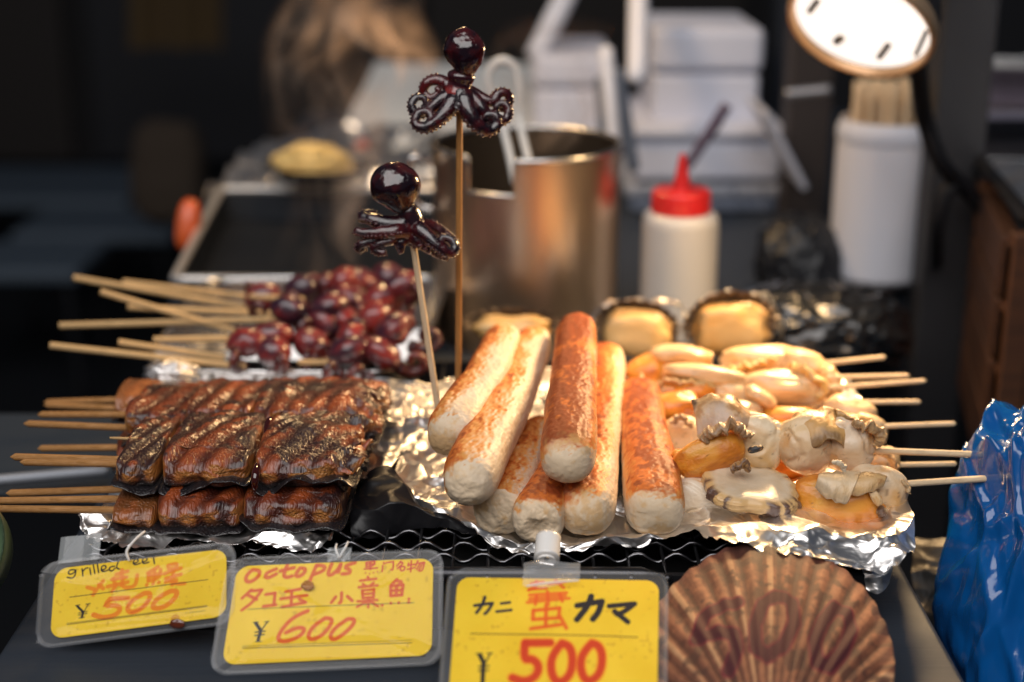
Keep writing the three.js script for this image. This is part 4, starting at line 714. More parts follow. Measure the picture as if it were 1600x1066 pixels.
{ // black tray with pale rim
  const y = 0.004, q = [P(272, 437, y), P(700, 437, y), P(690, 296, y), P(345, 296, y)], cen = V(0, 0, 0); q.forEach((v) => cen.addScaledVector(v, 0.25));
  const t = thing('black_tray', V(cen.x, TY, cen.z), 'empty black tray with a pale metal rim behind the octopus', 'tray');
  const ring = (s, yy) => { const out = []; q.forEach((p, i) => { const a = q[(i + 3) % 4], b = q[(i + 1) % 4]; for (const [o, f] of [[a, 0.05], [a, 0.012], [b, 0.012], [b, 0.05]]) { const w = p.clone().lerp(o, f); out.push(V(cen.x + (w.x - cen.x) * s, yy, cen.z + (w.z - cen.z) * s)); } }); return new THREE.CatmullRomCurve3(out, true, 'centripetal'); };
  part(t, 'rim', sweep(ring(1, y), 160, 10, () => 0.0046, { round: false }), std([0.66, 0.63, 0.60], 0.35, { metalness: 0.6 }));
  const r0 = ring(0.99, y), r1 = ring(0.94, TY + 0.012), b = phy([0.010, 0.012, 0.016], 0.6, { specularIntensity: 0.3 });
  part(t, 'side_wall', grid(4, 120, (u, v) => r0.getPointAt(v % 1).lerp(r1.getPointAt(v % 1), u), { wrap: true }), b);
  part(t, 'tray_bottom', grid(4, 120, (u, v) => r1.getPointAt(v % 1).lerp(V(cen.x, TY + 0.012, cen.z), u), { wrap: true }), b);
}
// ---------------------------------------------------------------- black plastic bag and dark clutter behind the scallops
function bag(name, label, cat, c, r, m, { amp = 0.16, s = 2.0, k = 1, nu = 120, nv = 160 } = {}) {
  return single(name, blob(c, r, { nu, nv, e: 0.85, bump: (x, y, z) => { const f = 0.5 * noise(x * 1.4 + k, y * 1.4, z * 1.4); const w = worley(x * s + 0.7 * z + f, y * s - 0.5 * z + f, k), w2 = worley(x * s * 3 + z + 2 * f, y * s * 2 - z, k + 3); return amp * 0.7 * (0.25 - Math.min(0.5, w[1] - w[0])) + amp * 0.42 * (0.2 - Math.min(0.4, w2[1] - w2[0])) + amp * 0.14 * fbm(x * 7, y * 5, z * 7 + k, 3) + amp * 0.5 * f; } }), m, label, cat);
}
bag('black_bag', 'glossy black plastic bag slumped behind the scallop skewers', 'bag', H(1268, 500, 1.27).add(V(0, -0.015, 0)), [0.088, 0.05, 0.075], phy([0.008, 0.009, 0.011], 0.22, { clearcoat: 0.6 }), { k: 3 });
bag('black_bag', 'small black bundle wedged between the crate and the white jar', 'bag', H(1246, 420, 1.5), [0.045, 0.06, 0.05], phy([0.006, 0.007, 0.010], 0.4), { k: 5 });
// ---------------------------------------------------------------- posts, lamp, display case
{
  const post = (label, px0, px1, hd, m, y0, y1, d) => { const a = H(px0, 300, hd), b = H(px1, 300, hd); return single('stall_post', uvm(box(b.x - a.x, y1 - y0, d, (a.x + b.x) / 2, (y0 + y1) / 2, a.z - d / 2, 0.003)), m, label, 'post'); };
  post('dark steel stall post with the lamp cable beside it', 1452, 1534, 1.42, std([0.030, 0.029, 0.032], 0.5, { bumpMap: grainy, bumpScale: 0.001 }), -0.86, 0.62, 0.05);
  post('dark brown stall post behind the lamp and the black bundle', 1226, 1292, 1.75, std([0.030, 0.022, 0.020], 0.7), TY, 0.62, 0.05);
  post('blue-black stall post at the far end behind the foam boxes', 1200, 1226, 2.0, std([0.010, 0.014, 0.022], 0.6), TY, 0.62, 0.04);
  single('shelf_rail', rod(H(1226, 148, 1.6), H(1300, 140, 1.6), 0.006), std([0.3, 0.3, 0.32], 0.4, { metalness: 0.6 }), 'thin grey rail crossing the dark brown post under the lamp', 'rail');
}
function heatLamp(label, n, c, power, shown) {
  const R = 0.058;
  const hit = (px, py) => { const d = ray(px, py), s = c.clone().sub(EYEV).dot(n) / d.dot(n); return d.multiplyScalar(s).add(EYEV); };
  const t = thing('heat_lamp', c, label, 'lamp');
  const q = new THREE.Quaternion().setFromUnitVectors(V(0, 1, 0), n);
  const lat = (pts) => new THREE.LatheGeometry(pts.map(([r, y]) => new THREE.Vector2(r, y)), 64).applyQuaternion(q).translate(c.x, c.y, c.z);
  part(t, 'shade', lat([[R * 0.99, 0.004], [R * 0.97, -0.02], [R * 0.75, -0.06], [R * 0.42, -0.085], [R * 0.38, -0.12], [0, -0.124]]), std([0.035, 0.03, 0.03], 0.4, { metalness: 0.5, side: THREE.DoubleSide }));
  part(t, 'rim', lat([[R * 0.93, 0.001], [R * 0.955, 0.006], [R * 1.0, 0.0075], [R * 1.035, 0.004], [R * 1.03, -0.004], [R * 0.985, -0.008]]), std([0.62, 0.42, 0.26], 0.35, { metalness: 0.7 }));
  part(t, 'glowing_face', lat([[0, 0.0005], [R * 0.5, 0.0], [R * 0.94, -0.001], [R * 0.94, -0.006], [0, -0.006]]), std([0.8, 0.8, 0.8], 0.6, { emissive: new THREE.Color(1.0, 0.97, 0.92), emissiveIntensity: 1.0 }));
  if (shown) for (const [x, y, dx, dy, w] of [[1272, 8, 7, -9, 0.004], [1312, 60, 5, -4, 0.0055], [1382, 78, 8, -11, 0.0042], [1440, 66, 9, -20, 0.003]]) {
    const a = hit(x - dx, y - dy).addScaledVector(n, 0.001), b = hit(x + dx, y + dy).addScaledVector(n, 0.001);
    part(t, 'vent_slot', rod(a, b, w * 0.6, 8), std([0.05, 0.04, 0.03], 0.6));
  }
  if (!shown) part(t, 'arm', rod(c.clone().addScaledVector(n, -0.11), c.clone().add(V(0.1, 0.4, -0.2)), 0.011, 12), M.black);
  else {
  part(t, 'neck_joint', rod(c.clone().addScaledVector(n, -0.11), H(1470, -30, 1.40), 0.011, 12), M.black);
  part(t, 'cable', sweep(crv([c.clone().addScaledVector(n, -0.12), H(1436, 118, 1.32), H(1446, 190, 1.36), H(1470, 254, 1.36), H(1512, 300, 1.38), H(1552, 345, 1.38), H(1580, 420, 1.4)]), 120, 10, () => 0.0085), M.black);
  part(t, 'cable_loop', sweep(crv([H(1498, 288, 1.37), H(1480, 300, 1.37), H(1466, 345, 1.37), H(1462, 420, 1.4)]), 50, 10, () => 0.0075), M.black);
  }
  const s = new THREE.SpotLight(new THREE.Color(1.0, 0.64, 0.30), power, 0, 1.35, 0.9, 2);
  s.name = 'heat_lamp_light'; s.position.copy(n).multiplyScalar(0.012); s.target.position.copy(n); s.castShadow = true; s.shadow.radius = 2.4; t.add(s, s.target);
}
heatLamp('round lit clip lamp with a metal rim hanging over the food', V(-0.40, -0.70, 0.60).normalize(), H(1347, 36, 1.17), 1.3, true);
heatLamp('added second lit clip lamp, unseen, above the pot and the steam, over the top of the picture', V(0.12, -0.95, 0.22).normalize(), V(-0.12, 0.62, -1.62), 0.8, false);  // unseen lamp added to throw warm light on steam and pot rim
{
  const a = H(1536, 95, 1.62), t = thing('display_case', V(a.x + 0.1, -0.3, a.z - 0.1), 'steel and glass display case with a bright top rail beside the post', 'display case');
  const X0 = a.x, hd = 1.62, y = (py) => H(1536, py, hd).y, w = 0.3;
  part(t, 'top_rail', box(w, y(86) - y(108), 0.02, X0 + w / 2, (y(86) + y(108)) / 2, a.z, 0.003), M.steel);
  part(t, 'back_panel', box(w, y(108) - y(172), 0.006, X0 + w / 2, (y(108) + y(172)) / 2, a.z - 0.03), std([0.16, 0.13, 0.17], 0.6));
  part(t, 'glass_panel', box(w, y(172) - y(240), 0.003, X0 + w / 2, (y(172) + y(240)) / 2, a.z - 0.01), phy([0.9, 0.9, 0.95], 0.03, { transmission: 1 }));
  part(t, 'shelf', uvm(box(w, 0.008, 0.16, X0 + w / 2, y(186), a.z - 0.1, 0.002)), std([0.42, 0.40, 0.44], 0.4, { metalness: 0.5 }));
  part(t, 'case_bottom', box(w, 0.012, 0.2, X0 + w / 2, y(245), a.z - 0.06, 0.002), M.steel);
  const tr = thing('foil_tray', H(1590, 300, 1.3), 'dark-edged tray lined with foil beside the post', 'tray');
  const q0 = H(1530, 248, 1.42), q1 = H(1606, 385, 1.16), q2 = q1.clone().add(V(0.25, 0, 0)), q3 = q0.clone().add(V(0.25, 0.0, 0));
  q1.y = q2.y = q0.y;
  part(tr, 'edge', rod(q0, q1, 0.006, 10), M.black);
  part(tr, 'lining', railSheet([[q0, q0.clone().lerp(q1, 0.5), q1], [q3, q3.clone().lerp(q2, 0.5), q2]], 60, 60, { amp: 0.01 }).translate(0.006, -0.003, 0), M.foil);
  const cr = thing('wooden_crate', V(q0.x + 0.16, -0.86, -1.3), 'brown wooden crate whose corner shows under the foil tray', 'crate');
  const e0 = H(1541, 268, 1.42), e1 = H(1584, 372, 1.17);
  for (let i = 0; i < 4; i++) {
    const h = 0.05, yy = e0.y - 0.03 - i * 0.054;
    const L = 0.24; part(cr, 'plank', uvm(box(0.016, h, L, 0, 0, 0, 0.002)).rotateY(Math.atan2(e0.x - e1.x, e0.z - e1.z)).translate((e0.x + e1.x) / 2, yy, (e0.z + e1.z) / 2), M.wood);
    part(cr, 'plank', uvm(box(0.22, h, 0.014, e1.x + 0.102, yy, e1.z + 0.016, 0.002)), M.wood);
  }
  part(cr, 'corner_post', uvm(box(0.02, 0.34, 0.02, e1.x + 0.002, e0.y - 0.165, e1.z + 0.018, 0.002)), M.wood);
}
// ---------------------------------------------------------------- blue bag, dark sheet, bowl at the edge
bag('blue_bag', 'crumpled translucent blue plastic bag beside the table', 'bag', H(1618, 900, 0.80).add(V(0.02, -0.052, 0)), [0.070, 0.155, 0.075], phy([0.003, 0.10, 0.36], 0.18, { clearcoat: 1, clearcoatRoughness: 0.08, transparent: true, opacity: 0.8, side: THREE.DoubleSide }), { k: 7, amp: 0.30, s: 1.5, nu: 200, nv: 240 });
single('dark_sheet', railSheet([[H(1428, 842, 0.93), H(1470, 838, 0.92), H(1510, 848, 0.91), H(1533, 866, 0.90)], [H(1425, 900, 0.90), H(1455, 890, 0.90), H(1490, 895, 0.895), H(1512, 912, 0.89)], [H(1440, 985, 0.87), H(1460, 960, 0.88), H(1480, 945, 0.88), H(1500, 935, 0.885)]], 50, 60, { amp: 0.008 }), std([0.030, 0.025, 0.022], 0.5, { side: THREE.DoubleSide }), 'curled dark metal sheet between the table edge and the blue bag', 'metal sheet');
single('green_bowl', new THREE.LatheGeometry([[0, -0.03], [0.02, -0.03], [0.034, -0.012], [0.038, 0.012], [0.0395, 0.0125], [0.0365, -0.012], [0.022, -0.032], [0, -0.032]].map(([a, b]) => new THREE.Vector2(a, b)), 50).rotateX(0.9).translate(...H(-92, 862, 0.75).toArray()), phy([0.10, 0.16, 0.09], 0.3, { clearcoat: 0.5 }), 'edge of a green glazed bowl held up next to the eel sign', 'bowl');
// ---------------------------------------------------------------- big painted scallop shell
{
  const top = H(1199, 848, 0.754), foot = P(1199, 1215, TY + 0.004), c = top.clone().lerp(foot, 0.5), R = top.distanceTo(foot) / 2, wide = 173 * pxm(0.69, -0.02) / R;
  const up = top.clone().sub(foot).normalize(), m = new THREE.Matrix4().makeBasis(V(1, 0, 0), up, V(1, 0, 0).cross(up));
  const cv = document.createElement('canvas'); cv.width = cv.height = 1024; const x = cv.getContext('2d');
  const im = x.createImageData(1024, 1024), hx = 0.5, hy = 1.0;
  for (let j = 0; j < 1024; j++) for (let i = 0; i < 1024; i++) {
    const X = i / 1024, Y = j / 1024, a = Math.atan2(X - hx, hy - Y), r = Math.hypot(X - hx, hy - Y);
    const rib = 0.5 + 0.5 * Math.cos(a * 62 + 0.9 * noise(a * 6, 3, 7)), f = fbm(X * 9, Y * 9, 1, 4), g = fbm(X * 50, Y * 50, 2, 3), st = fbm(a * 34, r * 2.2, 5, 3), fine = fbm(a * 150, r * 6, 8, 3);
    let col = mix3([104, 60, 42], [190, 126, 88], 0.22 + 0.42 * rib + 0.22 * st + 0.2 * fine + 0.5 * g + 0.5 * f);
    col = mix3(col, [226, 182, 132], sst(0.55, 0.95, rib) * sst(-0.25, 0.3, noise(Math.round(a * 62 / 6.283) * 3.7, 7, 3) + 0.4 * f) * 0.75); col = mix3(col, [70, 40, 30], sst(0.22, 0.0, rib) * 0.4);
    col = mix3(col, [74, 46, 36], sst(0.12, 0.32, fbm(X * 22 + 4, Y * 22, 9, 4)) * 0.6);
    const ring = Math.abs(Math.sin((r + 0.012 * f) * 38)); col = mix3(col, [74, 40, 26], sst(0.10, 0.0, ring) * 0.22);
    col = mix3(col, [110, 52, 44], sst(0.88, 1.0, r) * 0.6); col = mix3(col, [46, 30, 24], sst(0.80, 0.98, r + 0.12 * f) * sst(0.3, 0, Math.abs(a)) * 0.8);
    const o = (j * 1024 + i) * 4; im.data[o] = col[0]; im.data[o + 1] = col[1]; im.data[o + 2] = col[2]; im.data[o + 3] = 255;
  }
  x.putImageData(im, 0, 0); x.lineCap = x.lineJoin = 'round';
  // numerals, given in photo pixels and laid on the shell's own square
  const nz = new THREE.Vector3().setFromMatrixColumn(m, 2), S = (px, py) => { const d = ray(px, py), q = d.multiplyScalar(c.clone().sub(EYEV).dot(nz) / d.dot(nz)).add(EYEV).sub(c); return [(0.5 + q.x / wide / (2 * R)) * 1024, (0.5 - q.dot(up) / (2 * R)) * 1024]; };
  const Z = (q) => [1010 + q[0] / 4, 840 + q[1] / 4];
  const strokes = [[[520, 490], [430, 480], [320, 520], [300, 660], [430, 650], [530, 690], [570, 790], [540, 900]], [[760, 470], [680, 520], [655, 660], [685, 800], [770, 860], [860, 800], [900, 660], [860, 520], [760, 470]], [[1140, 540], [1080, 640], [1050, 780], [1090, 910], [1170, 930], [1240, 830], [1270, 680], [1225, 570], [1140, 540]]];
  for (const [w, al, cs] of [[70, 0.72, 'rgb(118,14,38)'], [50, 0.8, 'rgb(66,6,24)']]) { x.lineWidth = w; x.globalAlpha = al; x.strokeStyle = cs; for (const s of strokes) { x.beginPath(); s.forEach((q, i) => { const [a, b] = S(...Z(q)); i ? x.lineTo(a, b) : x.moveTo(a, b); }); x.stroke(); } }
  x.globalAlpha = 0.25; x.strokeStyle = 'rgb(168,120,70)'; x.lineWidth = 3; for (let i = -14; i <= 14; i++) { const a = i * 0.095; x.beginPath(); x.moveTo(512 + 300 * Math.sin(a), 1024 - 300 * Math.cos(a)); x.lineTo(512 + 960 * Math.sin(a), 1024 - 960 * Math.cos(a)); x.stroke(); }
  const tx = new THREE.CanvasTexture(cv); tx.colorSpace = THREE.SRGBColorSpace;
  const pos = (u, v, th) => { const a = lerp(-1.32, 1.32, v), out = 2 * R * Math.pow(Math.cos(a * 0.93), 0.85) * (1 + 0.0018 * Math.cos(a * 62) + 0.006 * noise(a * 9, 2, 5)), r = u * out; const X = r * Math.sin(a), Y = -R + r * Math.cos(a), dome = 0.015 * (1 - Math.pow(Math.min(1, Math.hypot(X, Y) / R), 2)) , rib = 0.0007 * u * Math.cos(a * 62 + 0.9 * noise(a * 6, 3, 7)) * sst(1.3, 1.1, Math.abs(a)); return V(X * wide, Y, dome + rib - th).applyMatrix4(m).add(c); };
  const t = thing('painted_scallop_shell', c.clone().add(V(0, -R, 0)), 'big brown ribbed scallop shell with dark red painted price leaning on the grill', 'scallop shell');
  const uv = (u, v) => { const a = lerp(-1.32, 1.32, v), out = 2 * Math.pow(Math.cos(a * 0.93), 0.85), r = u * out / 2; return [0.5 + r * Math.sin(a), r * Math.cos(a)]; };
  part(t, 'shell_front', grid(90, 420, (u, v) => pos(u, 1 - v, 0), { uv: (u, v) => uv(u, 1 - v) }), std([0.78, 0.74, 0.72], 0.62, { map: tx, side: THREE.DoubleSide, bumpMap: grainy, bumpScale: 0.0003 }));
  part(t, 'shell_edge', grid(2, 420, (u, v) => pos(1, v, u * 0.002), {}), std([0.55, 0.42, 0.36], 0.6, { side: THREE.DoubleSide }));
  part(t, 'shell_back', grid(30, 200, (u, v) => pos(u, v, 0.002), {}), std([0.5, 0.36, 0.3], 0.6, { side: THREE.DoubleSide }));
}
// ---------------------------------------------------------------- price cards
function priceCard(label, quad, hdT, hdB, draw, zoom, { margin = [16, 14, 18, 16], extra } = {}) {
  // quad: photo pixels of the yellow card (tl, tr, br, bl), lying between distance hdT at its top and hdB at its foot
  const [tl, tr, br, bl] = quad, W = [H(...tl, hdT), H(...tr, hdT), H(...br, hdB), H(...bl, hdB)];
  const pt = (u, v, d = 0) => { const p = W[0].clone().lerp(W[1], u).lerp(W[3].clone().lerp(W[2], u), v); const n = W[1].clone().sub(W[0]).cross(W[0].clone().sub(W[3])).normalize(); return p.addScaledVector(n, d); };
  const wpx = Math.hypot(tr[0] - tl[0], tr[1] - tl[1]), hpx = Math.hypot(bl[0] - tl[0], bl[1] - tl[1]);
  const CW = 1024, CH = Math.round(1024 * hpx / wpx), cv = document.createElement('canvas'); cv.width = CW; cv.height = CH; const x = cv.getContext('2d');
  const inv = (px, py) => { let u = 0.5, v = 0.5; for (let i = 0; i < 12; i++) { const f = (c) => (1 - v) * ((1 - u) * tl[c] + u * tr[c]) + v * ((1 - u) * bl[c] + u * br[c]); const ex = px - f(0), ey = py - f(1); const ux = (1 - v) * (tr[0] - tl[0]) + v * (br[0] - bl[0]), uy = (1 - v) * (tr[1] - tl[1]) + v * (br[1] - bl[1]), vx = (1 - u) * (bl[0] - tl[0]) + u * (br[0] - tr[0]), vy = (1 - u) * (bl[1] - tl[1]) + u * (br[1] - tr[1]), det = ux * vy - uy * vx; u += (ex * vy - ey * vx) / det; v += (ux * ey - uy * ex) / det; } return [u * CW, v * CH]; };
  const im = x.createImageData(CW, CH); for (let j = 0; j < CH; j++) for (let i = 0; i < CW; i++) { const o = (j * CW + i) * 4, f = fbm(i / 160, j / 160, tl[0], 3), g = fbm(i / 14, j / 14, tl[0] + 3, 2), sp = fbm(i / 22 + 50, j / 22, tl[0], 2) > 0.43 ? 0.35 : 0; im.data[o] = 240 + 8 * f - 60 * sp; im.data[o + 1] = 200 + 10 * f + 3 * g - 70 * sp; im.data[o + 2] = 40 + 14 * f - 20 * sp; im.data[o + 3] = 255; } x.putImageData(im, 0, 0);
  x.lineCap = x.lineJoin = 'round'; const [zx, zy, zs] = zoom, sc = CW / wpx / zs;
  const st = (color, w, lines, alpha = 1) => { x.strokeStyle = color; x.lineWidth = w * sc; x.globalAlpha = alpha; for (const l of lines) { x.beginPath(); const q = l.map(([a, b]) => inv(zx + a / zs, zy + b / zs)); x.moveTo(...q[0]); if (q.length === 1) x.lineTo(q[0][0] + 0.1, q[0][1]); for (let i = 1; i < q.length - 1; i++) { const mx = (q[i][0] + q[i + 1][0]) / 2, my = (q[i][1] + q[i + 1][1]) / 2; x.quadraticCurveTo(q[i][0], q[i][1], mx, my); } if (q.length > 1) x.lineTo(...q[q.length - 1]); x.stroke(); } x.globalAlpha = 1; };
  const sharp = (color, w, lines, alpha = 1) => { x.strokeStyle = color; x.lineWidth = w * sc; x.globalAlpha = alpha; for (const l of lines) { x.beginPath(); l.forEach(([a, b], i) => { const q = inv(zx + a / zs, zy + b / zs); i ? x.lineTo(...q) : x.moveTo(...q); }); x.stroke(); } x.globalAlpha = 1; };
  draw(st, sharp);
  const tx = new THREE.CanvasTexture(cv); tx.colorSpace = THREE.SRGBColorSpace;
  const t = thing('price_card', pt(0.5, 1), label, 'price card');
  // rounded rectangle in card coordinates
  const corner = (r, mL, mT, mR, mB) => { const ax = r / wpx, ay = r / hpx, l = -mL / wpx, rgt = 1 + mR / wpx, tp = -mT / hpx, bt = 1 + mB / hpx, out = []; const arc = (cx, cy, a0) => { for (let i = 0; i <= 8; i++) { const a = a0 + i / 8 * Math.PI / 2; out.push([cx + ax * Math.cos(a), cy + ay * Math.sin(a)]); } }; arc(rgt - ax, bt - ay, 0); arc(l + ax, bt - ay, Math.PI / 2); arc(l + ax, tp + ay, Math.PI); arc(rgt - ax, tp + ay, -Math.PI / 2); return out; };
  const bow = (u, v) => 0.0016 * Math.sin(u * 3.1 + tl[0]) + 0.0012 * Math.sin(v * 2.6 + 1);
  const plate = (o, d, wav = 0) => { const n = o.length, rings = 14; return grid(rings, n, (u, v) => { const q = o[Math.round(v * n) % n], a = 0.5 + (q[0] - 0.5) * u, b = 0.5 + (q[1] - 0.5) * u; return pt(a, b, d + bow(a, b) + wav * fbm(a * 9, b * 6, tl[0], 3) + wav * 0.5 * fbm(a * 30, b * 20, tl[0], 2)); }, { wrap: true, uv: (u, v) => { const q = o[Math.round(v * n) % n]; return [0.5 + (q[0] - 0.5) * u, 1 - (0.5 + (q[1] - 0.5) * u)]; } }); };
  const o1 = corner(20, 0, 0, 0, 0), o2 = corner(26, ...margin), o3 = corner(22, margin[0] - 7, margin[1] - 6, margin[2] - 7, margin[3] - 6);
  part(t, 'paper', plate(o1, 0), std([1, 1, 1], 0.7, { map: tx, side: THREE.DoubleSide }));
  part(t, 'clear_film', plate(o2, 0.0034, 0.0022), phy([1, 1, 1], 0.07, { transmission: 1, thickness: 0, ior: 1.27 }));
  const ringG = grid(6, o2.length, (u, v) => { const n = o2.length, i = Math.round(v * n) % n, a = lerp(o3[i][0], o2[i][0], u), b = lerp(o3[i][1], o2[i][1], u); return pt(a, b, 0.001 + bow(a, b) + 0.0016 * Math.sin(Math.PI * u) + 0.0032 * fbm(a * 26, b * 20, tl[0], 3)); }, { wrap: true });
  part(t, 'sealed_edge', ringG, phy([0.6, 0.62, 0.66], 0.15, { transparent: true, opacity: 0.16, side: THREE.DoubleSide, clearcoat: 0.6 }));
  const backing = plate(o2, -0.0012, 0.001); part(t, 'back_film', backing, phy([0.9, 0.92, 0.95], 0.25, { transparent: true, opacity: 0.08, side: THREE.DoubleSide }));
  if (extra) extra(t, pt);
}
const OR = 'rgb(236,128,14)', RO = 'rgb(214,78,18)', BK = 'rgb(24,20,26)';
priceCard('yellow price card reading grilled eel, hung askew at the eel end', [[86, 889], [356, 858], [354, 963], [76, 999]], 0.741, 0.722, (st, sh) => {
  st(BK, 11, [[[290, 205], [250, 198], [228, 222], [240, 242], [275, 228], [290, 205]], [[290, 205], [288, 245], [262, 272], [222, 262]], [[340, 195], [345, 252]], [[343, 220], [362, 192], [385, 188]], [[400, 190], [408, 240]], [[397, 163]], [[428, 160], [440, 232]], [[460, 155], [470, 226]], [[490, 207], [530, 197], [528, 170], [500, 170], [488, 200], [505, 222], [548, 204]], [[596, 176], [560, 178], [553, 206], [575, 216], [602, 190]], [[628, 138], [604, 186], [634, 198]], [[745, 155], [785, 145], [782, 118], [755, 122], [742, 150], [758, 168], [800, 152]], [[815, 145], [855, 135], [852, 108], [825, 112], [812, 140], [828, 158], [868, 144]], [[903, 104], [912, 156]]]);
  st(OR, 32, [[[380, 340], [430, 355]], [[505, 290], [450, 360], [425, 400]], [[470, 320], [505, 350]], [[610, 240], [700, 215]], [[655, 205], [650, 260]], [[575, 280], [690, 262]], [[590, 270], [600, 330]], [[665, 262], [650, 325]], [[540, 335], [700, 300]], [[610, 320], [575, 372]], [[655, 315], [670, 345], [715, 340]], [[775, 245], [770, 310], [740, 335]], [[860, 230], [940, 182]], [[870, 230], [862, 290]], [[868, 290], [955, 270], [960, 205]], [[865, 255], [955, 235]], [[912, 205], [910, 285]], [[850, 322]], [[900, 312]], [[945, 302]], [[1020, 172], [1090, 148], [1090, 190], [1025, 205], [1020, 172]], [[990, 235], [1120, 192]], [[1000, 272], [1120, 240]], [[1060, 205], [1060, 262]], [[1000, 300], [1105, 268], [1050, 322]], [[1020, 285], [1080, 318], [1148, 312]]], 0.82);
  st(OR, 40, [[[700, 424], [560, 432]], [[560, 432], [502, 488], [600, 478], [645, 508], [600, 560], [500, 580], [425, 555]], [[830, 388], [740, 430], [690, 500], [712, 542], [800, 515], [870, 440], [878, 385], [830, 388]], [[1040, 370], [950, 410], [890, 480], [908, 512], [1000, 490], [1078, 420], [1092, 370], [1040, 370]]], 0.9);
  st('rgb(214,86,10)', 14, [[[700, 428], [560, 436], [505, 490]], [[870, 440], [800, 515], [720, 540]], [[690, 500], [740, 432]]], 0.5);
  sh(BK, 5, [[[240, 418], [1332, 282]], [[213, 632], [1322, 490]]]); sh(BK, 3, [[[215, 622], [1322, 482]]]);
  sh(BK, 18, [[[300, 490], [345, 535]], [[342, 540], [332, 575]]]); sh(BK, 7, [[[385, 475], [345, 540]], [[308, 542], [376, 528]], [[306, 558], [373, 544]], [[285, 484], [318, 478]], [[368, 472], [400, 468]], [[312, 580], [352, 574]]]);
  sh('rgb(110,90,40)', 5, [[[1150, 542], [1165, 540]], [[1178, 540], [1215, 534]], [[1225, 534], [1308, 522]]], 0.7);
  st('rgb(190,110,20)', 70, [[[1070, 585], [1065, 620]]], 0.5);
}, [60, 850, 5], { margin: [22, 12, 14, 14], extra: (t, pt) => {
  part(t, 'sauce_drip', blob(pt(0.735, 1.02, 0.004), [0.0043, 0.0026, 0.0016], { bump: (x, y, z) => 0.2 * noise(x * 2, y * 2, z * 2) }), phy([0.11, 0.02, 0.006], 0.1, { clearcoat: 1 }));
  part(t, 'tape', grid(8, 14, (u, v) => pt(lerp(0.02, 0.26, v), lerp(-0.42, -0.06, u), 0.002 + 0.001 * Math.sin(v * 9)).add(V(0, 0.0, -0.002 * (1 - u)))), phy([0.8, 0.84, 0.85], 0.15, { transparent: true, opacity: 0.28, side: THREE.DoubleSide, clearcoat: 1 }));
  part(t, 'string', sweep(crv([pt(0.44, 0.02, 0.003), pt(0.425, -0.12, 0.004), pt(0.46, -0.28, 0.002), pt(0.5, -0.42, -0.004)]), 30, 8, () => 0.0008), std([0.75, 0.72, 0.68], 0.4));
} });
